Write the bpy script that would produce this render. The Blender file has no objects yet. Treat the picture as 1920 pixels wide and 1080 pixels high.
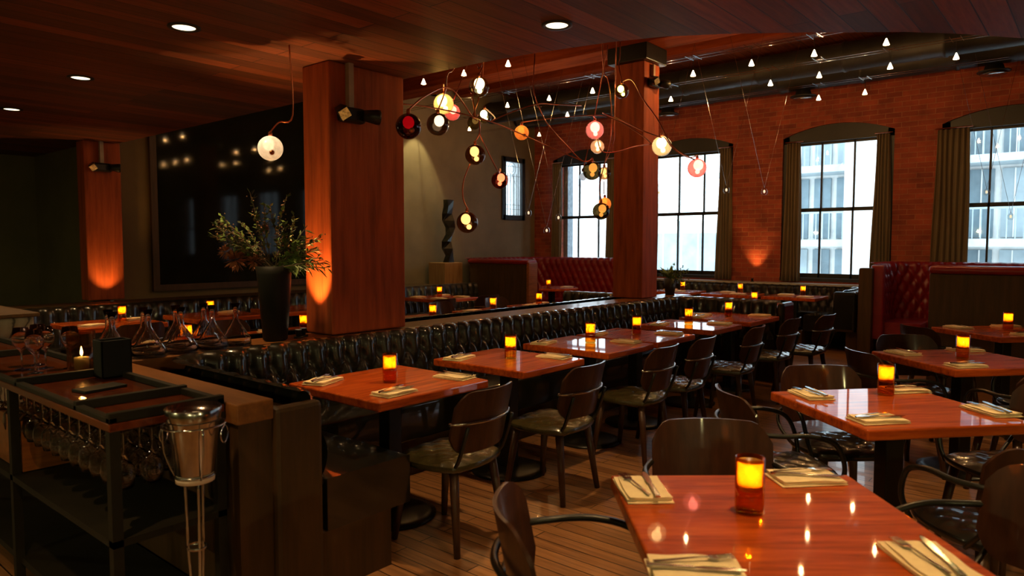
import bpy, bmesh, math, random
from mathutils import Vector, Matrix, Euler
random.seed(7)
S = bpy.context.scene
COL = S.collection
PI = math.pi
rad = math.radians

# ------------------------------------------------------------------ camera
cd = bpy.data.cameras.new('camera'); cam = bpy.data.objects.new('camera', cd); COL.objects.link(cam)
cam.location = (0, 0, 1.5)
cam.rotation_euler = (rad(90 - 3.455), 0, rad(-50))
cd.sensor_width = 36.0; cd.lens = 36.0 * 1325 / 1920
cd.clip_start = 0.02; cd.clip_end = 400
cd.dof.use_dof = True; cd.dof.focus_distance = 5.5; cd.dof.aperture_fstop = 3.2
S.camera = cam

# ------------------------------------------------------------------ world, exposure
W = bpy.data.worlds.new('overcast_sky'); S.world = W; W.use_nodes = True
wn = W.node_tree.nodes; wl = W.node_tree.links
bg = wn['Background']; bg.inputs[0].default_value = (0.80, 0.92, 1.0, 1); bg.inputs[1].default_value = 5.0
S.view_settings.view_transform = 'Standard'; S.view_settings.look = 'None'
S.view_settings.gamma = 1.0; S.view_settings.exposure = 0.0
S.view_settings.use_curve_mapping = False
cy = S.cycles
cy.max_bounces = 14; cy.diffuse_bounces = 4; cy.glossy_bounces = 4; cy.transmission_bounces = 12
cy.transparent_max_bounces = 24; cy.caustics_reflective = False; cy.caustics_refractive = False
cy.sample_clamp_indirect = 4.0

def portal(y, x=12.2, w=1.7, z=2.1, h=2.5):
    l = bpy.data.lights.new('window_portal', 'AREA'); l.shape = 'RECTANGLE'; l.size = h; l.size_y = w
    l.cycles.is_portal = True
    o = bpy.data.objects.new('window_portal', l); COL.objects.link(o)
    o.location = (x, y, z); o.rotation_euler = (0, rad(90), 0)
WIN_Y = [7.92, 5.73, 3.265, 1.03, -1.35, -3.75, -6.15]
for y in WIN_Y: portal(y)

# ------------------------------------------------------------------ materials
def nt(name):
    m = bpy.data.materials.new(name); m.use_nodes = True
    return m, m.node_tree.nodes, m.node_tree.links, m.node_tree.nodes['Principled BSDF']
def setp(b, **k):
    mp = dict(rough='Roughness', metal='Metallic', coat='Coat Weight', coatr='Coat Roughness', spec='Specular IOR Level', ior='IOR', sheen='Sheen Weight')
    for a, v in k.items(): b.inputs[mp[a]].default_value = v
def mapping(n, l, scale=(1, 1, 1), rot=(0, 0, 0), loc=(0, 0, 0), rnd=False):
    tc = n.new('ShaderNodeTexCoord'); mp = n.new('ShaderNodeMapping')
    mp.inputs['Scale'].default_value = scale; mp.inputs['Rotation'].default_value = rot; mp.inputs['Location'].default_value = loc
    l.new(tc.outputs['Object'], mp.inputs['Vector'])
    if rnd:
        oi = n.new('ShaderNodeObjectInfo'); vm = n.new('ShaderNodeVectorMath'); vm.operation = 'MULTIPLY_ADD'
        vm.inputs[1].default_value = (17, 31, 11)
        l.new(oi.outputs['Random'], vm.inputs[0]); l.new(mp.outputs['Vector'], vm.inputs[2])
        return vm.outputs['Vector']
    return mp.outputs['Vector']
def ramp(n, l, fac, cols, pos):
    r = n.new('ShaderNodeValToRGB'); e = r.color_ramp.elements
    while len(e) < len(cols): e.new(0.5)
    for i, (c, p) in enumerate(zip(cols, pos)): e[i].position = p; e[i].color = (*c, 1)
    l.new(fac, r.inputs['Fac']); return r.outputs['Color']
def bump(n, l, h, b, strength=.3, dist=.01):
    k = n.new('ShaderNodeBump'); k.inputs['Strength'].default_value = strength; k.inputs['Distance'].default_value = dist
    l.new(h, k.inputs['Height']); l.new(k.outputs['Normal'], b.inputs['Normal'])
def noise(n, l, vec, scale, detail=4, rough=.6):
    x = n.new('ShaderNodeTexNoise'); x.inputs['Scale'].default_value = scale; x.inputs['Detail'].default_value = detail
    x.inputs['Roughness'].default_value = rough; l.new(vec, x.inputs['Vector']); return x.outputs['Fac']
def wood(name, c1, c2, c3, axis=0, scale=1.0, rough=.3, coat=0., bstr=.15, rnd=True, spec=None, coatr=.08):
    m, n, l, b = nt(name)
    sc = [9 * scale] * 3; sc[axis] = .9 * scale
    v = mapping(n, l, sc, rnd=rnd); f = noise(n, l, v, 2.2, 6, .62)
    c = ramp(n, l, f, [c1, c2, c3], [.28, .5, .74])
    l.new(c, b.inputs['Base Color'])
    sc2 = [70 * scale] * 3; sc2[axis] = 2.5 * scale
    f2 = noise(n, l, mapping(n, l, sc2, rnd=rnd), 1.5, 3)
    bump(n, l, f2, b, bstr, .003)
    setp(b, rough=rough, coat=coat, coatr=coatr, spec=spec if spec is not None else .15 if rough > .55 else .35); return m
def plain(name, col, rough=.5, metal=0., coat=0., var=.25, ns=6., bstr=0., spec=.5):
    m, n, l, b = nt(name)
    f = noise(n, l, mapping(n, l, (1, 1, 1), rnd=True), ns, 4)
    d = tuple(x * (1 - var) for x in col); u = tuple(min(1, x * (1 + var)) for x in col)
    l.new(ramp(n, l, f, [d, u], [.3, .7]), b.inputs['Base Color'])
    if bstr: bump(n, l, noise(n, l, mapping(n, l, (1, 1, 1)), ns * 12, 3), b, bstr, .002)
    setp(b, rough=rough, metal=metal, coat=coat, spec=spec); return m
def glow_glass(name, col):
    m, n, l, b = nt(name); n.remove(b); out = n['Material Output']
    a = n.new('ShaderNodeBsdfTranslucent'); d = n.new('ShaderNodeBsdfTransparent'); g = n.new('ShaderNodeBsdfGlossy'); g.inputs['Roughness'].default_value = .03
    nz = noise(n, l, mapping(n, l), 18, 3); c = ramp(n, l, nz, [tuple(t * .8 for t in col), col], [.3, .7])
    l.new(c, a.inputs[0]); l.new(c, d.inputs[0])
    m1 = n.new('ShaderNodeMixShader'); m1.inputs[0].default_value = .42; l.new(d.outputs[0], m1.inputs[1]); l.new(a.outputs[0], m1.inputs[2])
    lw_ = n.new('ShaderNodeLayerWeight'); pw = n.new('ShaderNodeMath'); pw.operation = 'POWER'; pw.inputs[1].default_value = 3.; l.new(lw_.outputs['Facing'], pw.inputs[0])
    m2 = n.new('ShaderNodeMixShader'); l.new(pw.outputs[0], m2.inputs[0]); l.new(m1.outputs[0], m2.inputs[1]); l.new(g.outputs[0], m2.inputs[2])
    l.new(m2.outputs[0], out.inputs['Surface']); return m
def thin_glass(name, tint, rough=.02, refl=1.0):
    m, n, l, b = nt(name); n.remove(b)
    out = n['Material Output']; mix = n.new('ShaderNodeMixShader'); tr = n.new('ShaderNodeBsdfTransparent'); gl = n.new('ShaderNodeBsdfGlossy')
    fr = n.new('ShaderNodeLayerWeight'); fr.inputs[0].default_value = .5
    pw = n.new('ShaderNodeMath'); pw.operation = 'POWER'; pw.inputs[1].default_value = 3.5; l.new(fr.outputs['Facing'], pw.inputs[0])
    ml = n.new('ShaderNodeMath'); ml.operation = 'MULTIPLY_ADD'; ml.inputs[1].default_value = .75 * refl; ml.inputs[2].default_value = .045 * refl
    nz = noise(n, l, mapping(n, l), 5, 2); c = ramp(n, l, nz, [tuple(t * .92 for t in tint), tint], [.3, .7])
    l.new(c, tr.inputs[0]); gl.inputs['Roughness'].default_value = rough
    l.new(pw.outputs[0], ml.inputs[0]); l.new(ml.outputs[0], mix.inputs[0]); l.new(tr.outputs[0], mix.inputs[1]); l.new(gl.outputs[0], mix.inputs[2])
    l.new(mix.outputs[0], out.inputs['Surface']); return m
def emit(name, col, st):
    m, n, l, b = nt(name); b.inputs['Base Color'].default_value = (*col, 1)
    b.inputs['Emission Color'].default_value = (*col, 1); b.inputs['Emission Strength'].default_value = st; return m
def frosted(name, col, tr_w=.6):
    m, n, l, b = nt(name); n.remove(b); out = n['Material Output']
    a = n.new('ShaderNodeBsdfTranslucent'); d = n.new('ShaderNodeBsdfTransparent'); g = n.new('ShaderNodeBsdfGlossy'); g.inputs['Roughness'].default_value = .25
    nz = noise(n, l, mapping(n, l), 40, 3); c = ramp(n, l, nz, [tuple(t * .75 for t in col), col], [.3, .7])
    l.new(c, a.inputs[0]); l.new(c, d.inputs[0])
    m1 = n.new('ShaderNodeMixShader'); m1.inputs[0].default_value = tr_w; l.new(d.outputs[0], m1.inputs[1]); l.new(a.outputs[0], m1.inputs[2])
    m2 = n.new('ShaderNodeMixShader'); m2.inputs[0].default_value = .06; l.new(m1.outputs[0], m2.inputs[1]); l.new(g.outputs[0], m2.inputs[2])
    l.new(m2.outputs[0], out.inputs['Surface']); return m
def planks(name, c1, c2, gap, along, w=.12, ln=1.6, rough=.4, bstr=.6, coat=0.):
    """boards running along axis 'x' or 'y' of the object"""
    m, n, l, b = nt(name)
    v = mapping(n, l, (1, 1, 1), (0, 0, rad(90) if along == 'y' else 0))
    br = n.new('ShaderNodeTexBrick'); br.offset = .37; br.inputs['Scale'].default_value = 1
    br.inputs['Brick Width'].default_value = ln; br.inputs['Row Height'].default_value = w
    br.inputs['Mortar Size'].default_value = .0035; br.inputs['Mortar Smooth'].default_value = .2; br.inputs['Bias'].default_value = 0
    br.inputs['Color1'].default_value = (*c1, 1); br.inputs['Color2'].default_value = (*c2, 1); br.inputs['Mortar'].default_value = (*gap, 1)
    l.new(v, br.inputs['Vector'])
    sc = (1.2, 22, 22) if along == 'x' else (22, 1.2, 22)
    f = noise(n, l, mapping(n, l, sc), 1.6, 5, .65)
    mx = n.new('ShaderNodeMix'); mx.data_type = 'RGBA'; mx.blend_type = 'MULTIPLY'; mx.inputs[0].default_value = .85
    l.new(br.outputs['Color'], mx.inputs[6]); l.new(ramp(n, l, f, [(.32, .28, .26), (1.0, 1.0, 1.0)], [.3, .66]), mx.inputs[7])
    l.new(mx.outputs[2], b.inputs['Base Color'])
    iv = n.new('ShaderNodeMath'); iv.operation = 'SUBTRACT'; iv.inputs[0].default_value = 1; l.new(br.outputs['Fac'], iv.inputs[1])
    bump(n, l, iv.outputs[0], b, bstr, .004)
    setp(b, rough=rough, coat=coat); return m

M = {}
M['table'] = wood('varnished_table_wood', (.20, .026, .003), (.45, .070, .007), (.66, .13, .014), 0, 1.6, .5, .8, .015, spec=.08, coatr=.03)
M['edge'] = wood('table_edge_wood', (.14, .045, .012), (.24, .075, .018), (.34, .11, .025), 0, 2, .28, .3)
M['chairwood'] = wood('chair_plywood', (.026, .009, .004), (.042, .014, .006), (.062, .021, .008), 2, 1.5, .4, .3, spec=.2)
M['leg'] = wood('chair_leg_wood', (.035, .015, .007), (.06, .026, .011), (.09, .04, .017), 2, 2, .4, .1)
M['darkwood'] = wood('dark_panel_wood', (.040, .022, .008), (.060, .030, .010), (.085, .038, .013), 2, 1., .5, .0, spec=.25)
M['ledge'] = wood('ledge_wood', (.12, .046, .013), (.20, .075, .02), (.28, .11, .03), 0, 1.1, .38, .15)
M['ledgeY'] = wood('ledge_wood_cross', (.12, .046, .013), (.20, .075, .02), (.28, .11, .03), 1, 1.1, .38, .15)
M['pillar'] = wood('rough_timber', (.17, .034, .008), (.30, .056, .013), (.42, .085, .018), 2, .8, .6, 0, .6)
M['beam'] = wood('ceiling_beam_timber', (.10, .020, .006), (.20, .038, .010), (.28, .060, .015), 1, .8, .8, 0, .4, spec=.02)
M['pale'] = wood('pale_pedestal_wood', (.20, .11, .05), (.32, .18, .08), (.42, .26, .12), 2, 1, .6, 0, .2)
# leathers
M['bleather'] = plain('black_leather', (.010, .009, .006), .30, coat=1.0, var=.3, ns=8, spec=.2)
M['rleather'] = plain('red_leather', (.20, .007, .010), .32, coat=.2, var=.2, ns=6, bstr=.12)
M['oleather'] = plain('dark_olive_leather', (.045, .036, .012), .26, coat=.4, var=.35, ns=14, bstr=.12)
M['black'] = plain('black_metal', (.012, .011, .007), .35, .3, var=.2)
M['blackframe'] = plain('black_paint', (.012, .010, .005), .45, var=.2)
M['steel'] = plain('brushed_steel', (.42, .40, .38), .18, 1., var=.1, ns=30)
M['chrome'] = plain('polished_cutlery_steel', (.7, .68, .64), .12, 1., var=.05)
M['copper'] = plain('copper_rod', (.55, .16, .07), .3, 1., var=.2)
M['duct'] = plain('dark_sheet_metal', (.035, .033, .028), .5, .5, var=.3, ns=3)
M['linen'] = plain('cream_linen', (.97, .76, .44), .85, var=.08, ns=30, bstr=.3)
M['wax'] = frosted('frosted_amber_cup', (1.0, .74, .26), .6)
M['amber'] = thin_glass('amber_glass', (1.0, .66, .20))
M['clearglass'] = thin_glass('clear_glass', (.94, .95, .93))
def realglass(name):
    m, n, l, b = nt(name); b.inputs['Transmission Weight'].default_value = 1; setp(b, rough=.0, ior=1.5)
    l.new(ramp(n, l, noise(n, l, mapping(n, l), 4, 2), [(.95, .96, .95), (1, 1, 1)], [.3, .7]), b.inputs['Base Color']); return m
M['crystal'] = realglass('crystal_glass')
M['smokeglass'] = thin_glass('smoked_glass', (.86, .76, .60))
M['matteblack'] = plain('matte_black', (.006, .006, .004), .6, spec=.2)
M['pane'] = thin_glass('window_pane', (.93, .97, .98))
M['flame'] = emit('candle_flame', (1, .62, .2), 30)
M['candlewax'] = plain('candle_wax', (.8, .65, .35), .5, var=.05)
M['gray'] = plain('grey_plaster', (.19, .15, .09), .75, var=.22, ns=1.3, bstr=.2)
M['brownwall'] = plain('brown_plaster', (.13, .082, .028), .8, var=.2, ns=1.5, bstr=.2)
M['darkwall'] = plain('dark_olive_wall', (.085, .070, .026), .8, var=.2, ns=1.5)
M['curtain'] = plain('tan_curtain_cloth', (.30, .20, .10), .9, var=.15, ns=5)
def cloth(name, col):
    m, n, l, b = nt(name); out = n['Material Output']; t = n.new('ShaderNodeBsdfTranslucent'); x = n.new('ShaderNodeMixShader'); x.inputs[0].default_value = .38
    c = ramp(n, l, noise(n, l, mapping(n, l, (1, 1, .2)), 9, 3), [tuple(v * .8 for v in col), col], [.3, .7])
    l.new(c, b.inputs['Base Color']); l.new(c, t.inputs[0]); setp(b, rough=.9); l.new(b.outputs[0], x.inputs[1]); l.new(t.outputs[0], x.inputs[2]); l.new(x.outputs[0], out.inputs['Surface']); return m
M['curtain'] = cloth('tan_curtain_weave', (.30, .215, .12))
M['mirror'] = plain('dark_mirror_glass', (.010, .010, .006), .05, 0, var=.3, ns=2, spec=.07)
M['marble'] = None
M['station'] = plain('station_dark_wood', (.010, .0075, .003), .65, spec=.2, var=.3)
M['leaf'] = plain('green_leaf', (.10, .16, .03), .5, var=.5, ns=9)
M['leafd'] = plain('dark_leaf', (.03, .045, .012), .6, var=.5, ns=9)
M['bloom'] = plain('rust_petals', (.30, .10, .035), .7, var=.4, ns=12)
M['berry'] = plain('dried_berry_stalk', (.16, .08, .03), .7, var=.4, ns=20)
M['twig'] = plain('brown_twig', (.08, .05, .025), .7, var=.3)
M['white'] = plain('white_cloth', (.65, .52, .42), .9, var=.1)
M['concrete'] = plain('white_concrete', (.80, .80, .78), .8, var=.05)
M['bglass'] = plain('blue_facade_glass', (.16, .23, .27), .25, var=.25, ns=.6)
M['bglass2'] = plain('pale_facade_glass', (.36, .44, .48), .3, var=.15, ns=.6)
M['slab'] = plain('pale_balcony_slab', (.44, .50, .53), .7, var=.1)
M['bluebrick'] = plain('outside_brick_reveal', (.30, .36, .42), .8, var=.3, ns=20)
M['asphalt'] = plain('pale_street', (.6, .62, .62), .9, var=.05, ns=.5)
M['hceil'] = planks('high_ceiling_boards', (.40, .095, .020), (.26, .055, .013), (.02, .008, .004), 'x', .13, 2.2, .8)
M['lceil'] = planks('low_ceiling_boards', (.30, .066, .018), (.075, .021, .007), (.008, .004, .002), 'x', .14, 4., .55, 1.)
M['floor'] = planks('oak_floor_boards', (.52, .25, .10), (.34, .155, .06), (.03, .015, .008), 'y', .085, 1.1, .30, .4, .35)
def brickmat():
    m, n, l, b = nt('red_brick')
    tc = n.new('ShaderNodeTexCoord'); sp = n.new('ShaderNodeSeparateXYZ'); cb = n.new('ShaderNodeCombineXYZ')
    l.new(tc.outputs['Object'], sp.inputs[0]); l.new(sp.outputs['Y'], cb.inputs['X']); l.new(sp.outputs['Z'], cb.inputs['Y'])
    br = n.new('ShaderNodeTexBrick'); br.inputs['Scale'].default_value = 1; br.inputs['Brick Width'].default_value = .215; br.inputs['Row Height'].default_value = .075
    br.inputs['Mortar Size'].default_value = .005; br.inputs['Mortar Smooth'].default_value = .3
    br.inputs['Color1'].default_value = (.42, .075, .030, 1); br.inputs['Color2'].default_value = (.26, .042, .020, 1); br.inputs['Mortar'].default_value = (.40, .15, .075, 1)
    l.new(cb.outputs[0], br.inputs['Vector'])
    f = noise(n, l, cb.outputs[0], 3.5, 5)
    mx = n.new('ShaderNodeMix'); mx.data_type = 'RGBA'; mx.blend_type = 'MULTIPLY'; mx.inputs[0].default_value = .8
    l.new(br.outputs['Color'], mx.inputs[6]); l.new(ramp(n, l, f, [(.5, .45, .42), (1.15, 1.1, 1.0)], [.3, .7]), mx.inputs[7])
    l.new(mx.outputs[2], b.inputs['Base Color'])
    iv = n.new('ShaderNodeMath'); iv.operation = 'SUBTRACT'; iv.inputs[0].default_value = 1; l.new(br.outputs['Fac'], iv.inputs[1])
    ad = n.new('ShaderNodeMath'); ad.operation = 'ADD'; l.new(iv.outputs[0], ad.inputs[0]); l.new(noise(n, l, cb.outputs[0], 40, 3), ad.inputs[1])
    bump(n, l, ad.outputs[0], b, .7, .006); setp(b, rough=.75); return m
M['brick'] = brickmat()
def marblemat():
    m, n, l, b = nt('veined_marble')
    v = mapping(n, l, (3, 3, 3)); w = n.new('ShaderNodeTexWave'); w.inputs['Scale'].default_value = 1.2; w.inputs['Distortion'].default_value = 9; w.inputs['Detail'].default_value = 4
    l.new(v, w.inputs['Vector']); l.new(ramp(n, l, w.outputs['Fac'], [(.06, .05, .04), (.30, .26, .19), (.38, .33, .25)], [.0, .12, 1]), b.inputs['Base Color'])
    setp(b, rough=.3); return m
M['marble'] = marblemat()

# ------------------------------------------------------------------ mesh building
class MB:
    def __init__(s): s.v = []; s.f = []
    def add(s, vs, fs, T=None):
        o = len(s.v)
        s.v += [tuple(T @ Vector(p)) if T is not None else tuple(p) for p in vs]
        s.f += [tuple(i + o for i in f) for f in fs]; return s
    def box(s, x0, x1, y0, y1, z0, z1, T=None):
        v = [(x, y, z) for z in (z0, z1) for y in (y0, y1) for x in (x0, x1)]
        return s.add(v, [(0, 2, 3, 1), (4, 5, 7, 6), (0, 1, 5, 4), (2, 6, 7, 3), (0, 4, 6, 2), (1, 3, 7, 5)], T)
    def lathe(s, prof, n=24, T=None, cap0=True, cap1=True):
        vs = []; fs = []
        for r, z in prof:
            for k in range(n):
                a = 2 * PI * k / n; vs.append((r * math.cos(a), r * math.sin(a), z))
        for i in range(len(prof) - 1):
            for k in range(n):
                k2 = (k + 1) % n; fs.append((i * n + k, i * n + k2, (i + 1) * n + k2, (i + 1) * n + k))
        if cap0: fs.append(tuple(range(n))[::-1])
        if cap1: fs.append(tuple((len(prof) - 1) * n + k for k in range(n)))
        return s.add(vs, fs, T)
    def tube(s, pts, r, n=8, cap=True, smooth=0):
        P = [Vector(p) for p in pts]
        if smooth:
            Q = []
            for i in range(len(P) - 1):
                p0 = P[max(i - 1, 0)]; p1 = P[i]; p2 = P[i + 1]; p3 = P[min(i + 2, len(P) - 1)]
                for k in range(smooth):
                    t = k / smooth
                    Q.append(.5 * ((2 * p1) + (-p0 + p2) * t + (2 * p0 - 5 * p1 + 4 * p2 - p3) * t * t + (-p0 + 3 * p1 - 3 * p2 + p3) * t ** 3))
            Q.append(P[-1]); P = Q
        rr = r if isinstance(r, (list, tuple)) else None
        vs = []; fs = []; up = None
        for i, p in enumerate(P):
            d = (P[min(i + 1, len(P) - 1)] - P[max(i - 1, 0)]).normalized()
            if up is None: up = Vector((0, 0, 1)) if abs(d.z) < .9 else Vector((1, 0, 0))
            a = d.cross(up).normalized(); b = a.cross(d).normalized(); up = b
            R = (rr[0] + (rr[1] - rr[0]) * i / (len(P) - 1)) if rr else r
            for k in range(n):
                t = 2 * PI * k / n; vs.append(p + a * (R * math.cos(t)) + b * (R * math.sin(t)))
        for i in range(len(P) - 1):
            for k in range(n):
                k2 = (k + 1) % n; fs.append((i * n + k, i * n + k2, (i + 1) * n + k2, (i + 1) * n + k))
        if cap: fs.append(tuple(range(n))[::-1]); fs.append(tuple((len(P) - 1) * n + k for k in range(n)))
        return s.add(vs, fs)
    def grid(s, rows, close=False):
        h = len(rows); w = len(rows[0]); fs = []
        for i in range(h - 1):
            for j in range(w if close else w - 1):
                j2 = (j + 1) % w; fs.append((i * w + j, i * w + j2, (i + 1) * w + j2, (i + 1) * w + j))
        return s.add([p for r in rows for p in r], fs)
    def prism(s, poly, z0, z1, T=None):
        n = len(poly); vs = [(x, y, z0) for x, y in poly] + [(x, y, z1) for x, y in poly]
        fs = [tuple(range(n))[::-1], tuple(range(n, 2 * n))] + [(i, (i + 1) % n, n + (i + 1) % n, n + i) for i in range(n)]
        return s.add(vs, fs, T)
    def build(s, name, mat, parent=None, smooth=False, bevel=0, seg=2, sub=0):
        me = bpy.data.meshes.new(name); me.from_pydata(s.v, [], s.f); me.validate()
        bm = bmesh.new(); bm.from_mesh(me); bmesh.ops.recalc_face_normals(bm, faces=bm.faces); bm.to_mesh(me); bm.free()
        me.materials.append(mat)
        o = bpy.data.objects.new(name, me); COL.objects.link(o)
        if parent is not None: o.parent = parent
        if smooth:
            for p in me.polygons: p.use_smooth = True
        if bevel:
            b = o.modifiers.new('bevel', 'BEVEL'); b.width = bevel; b.segments = seg; b.limit_method = 'ANGLE'; b.angle_limit = rad(40)
        if sub:
            b = o.modifiers.new('sub', 'SUBSURF'); b.levels = sub; b.render_levels = sub
        return o
def tag(o, label=None, cat=None, group=None, kind=None):
    if label: o['label'] = label
    if cat: o['category'] = cat
    if group: o['group'] = group
    if kind: o['kind'] = kind
    return o
def thing(name, label, cat, loc=(0, 0, 0), rz=0, group=None, kind=None):
    o = bpy.data.objects.new(name, None); COL.objects.link(o); o.empty_display_size = .05
    o.location = loc; o.rotation_euler = (0, 0, rz); return tag(o, label, cat, group, kind)
def struct(o, label=None, cat=None): o['kind'] = 'structure'; return tag(o, label, cat)
KIDS = {}
def kids(o):
    return [c for c in bpy.data.objects if c.parent is o]
def dup(root, loc, rz=0, label=None, group=None, scale=None):
    def cp(o, par):
        c = o.copy(); COL.objects.link(c)
        if par is not None: c.parent = par
        for k in KIDS.setdefault(o.name, kids(o)): cp(k, c)
        return c
    r = cp(root, None); r.location = loc; r.rotation_euler = (0, 0, rz)
    if label: r['label'] = label
    if group: r['group'] = group
    if scale: r.scale = scale
    return r
class Proto:
    """first use moves the built thing itself, later uses copy it"""
    def __init__(s, root): s.root = root; s.used = False
    def put(s, loc, rz=0, label=None, group=None, scale=None):
        if not s.used:
            s.used = True; r = s.root; r.location = loc; r.rotation_euler = (0, 0, rz)
            if label: r['label'] = label
            if group: r['group'] = group
            if scale: r.scale = scale
            return r
        return dup(s.root, loc, rz, label, group, scale)
def light(name, kind, loc, power, col, parent=None, size=.01, rot=(0, 0, 0), spot=60, blend=.6):
    l = bpy.data.lights.new(name, kind); l.energy = power; l.color = col
    if kind == 'SPOT': l.spot_size = rad(spot); l.spot_blend = blend
    l.shadow_soft_size = size
    o = bpy.data.objects.new(name, l); COL.objects.link(o); o.location = loc; o.rotation_euler = rot
    if parent is not None: o.parent = parent
    return o

# ------------------------------------------------------------------ room shell
WX = 11.7; GY = 9.2; ZC = 4.45; ZL = 2.7
struct(MB().box(-4.2, 12.1, -9, 11.6, -.2, 0).build('floor', M['floor']), 'oak plank floor running under all the tables', 'floor')
# brick wall with arched window openings
wb = MB(); HW = .815; ZS = .93; ZSP = 3.22; ARC = .17
edges = []; ylo = -9.0
ys = sorted(WIN_Y)
cur = ylo
for c in ys:
    wb.box(WX, WX + .4, cur, c - HW, 0, ZC + .1); cur = c + HW
    wb.box(WX, WX + .4, c - HW, c + HW, 0, ZS)
    n = 12; pts = []
    for i in range(n + 1):
        t = -1 + 2 * i / n; pts.append((c + t * HW, ZSP + ARC * (1 - t * t)))
    for i in range(n):
        (a, za), (b2, zb) = pts[i], pts[i + 1]
        wb.add([(WX, a, za), (WX, b2, zb), (WX, b2, ZC + .1), (WX, a, ZC + .1), (WX + .4, a, za), (WX + .4, b2, zb), (WX + .4, b2, ZC + .1), (WX + .4, a, ZC + .1)],
               [(0, 1, 2, 3), (4, 7, 6, 5), (0, 4, 5, 1), (3, 2, 6, 7)])
wb.box(WX, WX + .4, cur, GY + .3, 0, ZC + .1)
struct(wb.build('wall_east', M['brick']), 'red brick wall with arched windows', 'wall')
# grey wall with opening for leaded window
SX0, SX1, SZ0, SZ1 = 10.66, 11.33, 2.03, 3.24
gw = MB()
gw.box(7.2, SX0, GY, GY + .3, 0, ZC); gw.box(SX1, WX, GY, GY + .3, 0, ZC); gw.box(SX0, SX1, GY, GY + .3, 0, SZ0); gw.box(SX0, SX1, GY, GY + .3, SZ1, ZC)
struct(gw.build('wall_north', M['gray']), 'grey plaster wall behind the sculpture', 'wall')
struct(MB().box(3.4, 7.2, GY, GY + .3, 0, ZC).build('wall_north_panel', M['brownwall']), 'brown plaster wall around the dark mirror', 'wall')
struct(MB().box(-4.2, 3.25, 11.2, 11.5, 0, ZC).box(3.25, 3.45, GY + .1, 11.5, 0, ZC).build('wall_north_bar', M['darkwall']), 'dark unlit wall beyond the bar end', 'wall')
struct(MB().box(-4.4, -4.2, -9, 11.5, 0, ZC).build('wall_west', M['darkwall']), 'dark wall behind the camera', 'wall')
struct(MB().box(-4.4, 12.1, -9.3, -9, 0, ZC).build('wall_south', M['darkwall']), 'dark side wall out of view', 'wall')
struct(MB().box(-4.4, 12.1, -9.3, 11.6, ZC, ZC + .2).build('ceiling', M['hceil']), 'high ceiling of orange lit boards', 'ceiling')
EDGE = [(3.47, 11.2), (3.47, 5.8), (3.475, 3.925), (3.494, 3.207), (3.537, 2.794), (3.64, 2.285), (3.74, 2.001), (3.92, 1.70), (4.165, 1.371), (4.541, .907), (4.8, .66), (5.118, .412), (5.9, -.25), (7.2, -1.4), (7.2, -9), (-4.2, -9), (-4.2, 11.2)]
struct(MB().prism(EDGE, ZL, ZL + .12).build('ceiling_low', M['lceil']), 'low dropped ceiling of dark red boards over the near tables', 'ceiling')
struct(MB().prism([(x - .02, y - .005) for x, y in EDGE[:14]] + [(x - .10, y - .03) for x, y in EDGE[:14]][::-1], ZL + .12, ZC).build('trim_1', M['darkwood']), 'wooden fascia rising from the dropped ceiling edge', 'fascia')

# windows
def window(i, c):
    t = thing('window_%d' % i, 'arched black framed sash window number %d from the corner' % i, 'window', (0, 0, 0), kind='structure')
    del t['label']; t['label'] = ['arched sash window nearest the corner, brick edge outside its panes', 'arched sash window just right of the central red column', 'arched sash window above the far black bench with open curtains', 'arched sash window above the red booth at the frame edge', 'arched sash window out of view', 'arched sash window out of view', 'arched sash window out of view'][i - 1]
    x0 = WX + .04; f = MB()
    y0, y1 = c - HW, c + HW
    f.box(x0, x0 + .14, y0, y0 + .095, ZS, ZSP + .02); f.box(x0, x0 + .14, y1 - .095, y1, ZS, ZSP + .02); f.box(x0 - .06, x0 + .16, y0, y1, ZS, ZS + .05)
    n = 12
    for k in range(n):
        a = -1 + 2 * k / n; b = -1 + 2 * (k + 1) / n
        za = ZSP + ARC * (1 - a * a); zb = ZSP + ARC * (1 - b * b)
        ya, yb = c + a * HW, c + b * HW
        f.add([(x0, ya, 3.13), (x0, yb, 3.13), (x0, yb, zb), (x0, ya, za), (x0 + .14, ya, 3.13), (x0 + .14, yb, 3.13), (x0 + .14, yb, zb), (x0 + .14, ya, za)], [(0, 1, 2, 3), (4, 7, 6, 5), (0, 4, 5, 1), (3, 2, 6, 7)])
    f.build('window_frame', M['blackframe'], t)
    for nm, z0, z1, xo in (('upper_sash', 2.06, 3.13, .09), ('lower_sash', .98, 2.07, .055)):
        m = MB(); a, b = y0 + .095, y1 - .095; x = x0 + xo
        m.box(x, x + .035, a, a + .035, z0, z1); m.box(x, x + .035, b - .035, b, z0, z1); m.box(x, x + .035, a, b, z0, z0 + (.035 if z0 > 2 else .07)); m.box(x, x + .035, a, b, z1 - .035, z1)
        for k in (1, 2):
            yy = a + (b - a) * k / 3; m.box(x, x + .035, yy - .013, yy + .013, z0, z1)
        so = m.build(nm, M['blackframe'], t)
        MB().box(x + .015, x + .019, a + .01, b - .01, z0 + .01, z1 - .01).build('pane', M['pane'], so)
for i, c in enumerate(WIN_Y): window(i + 1, c)
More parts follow.
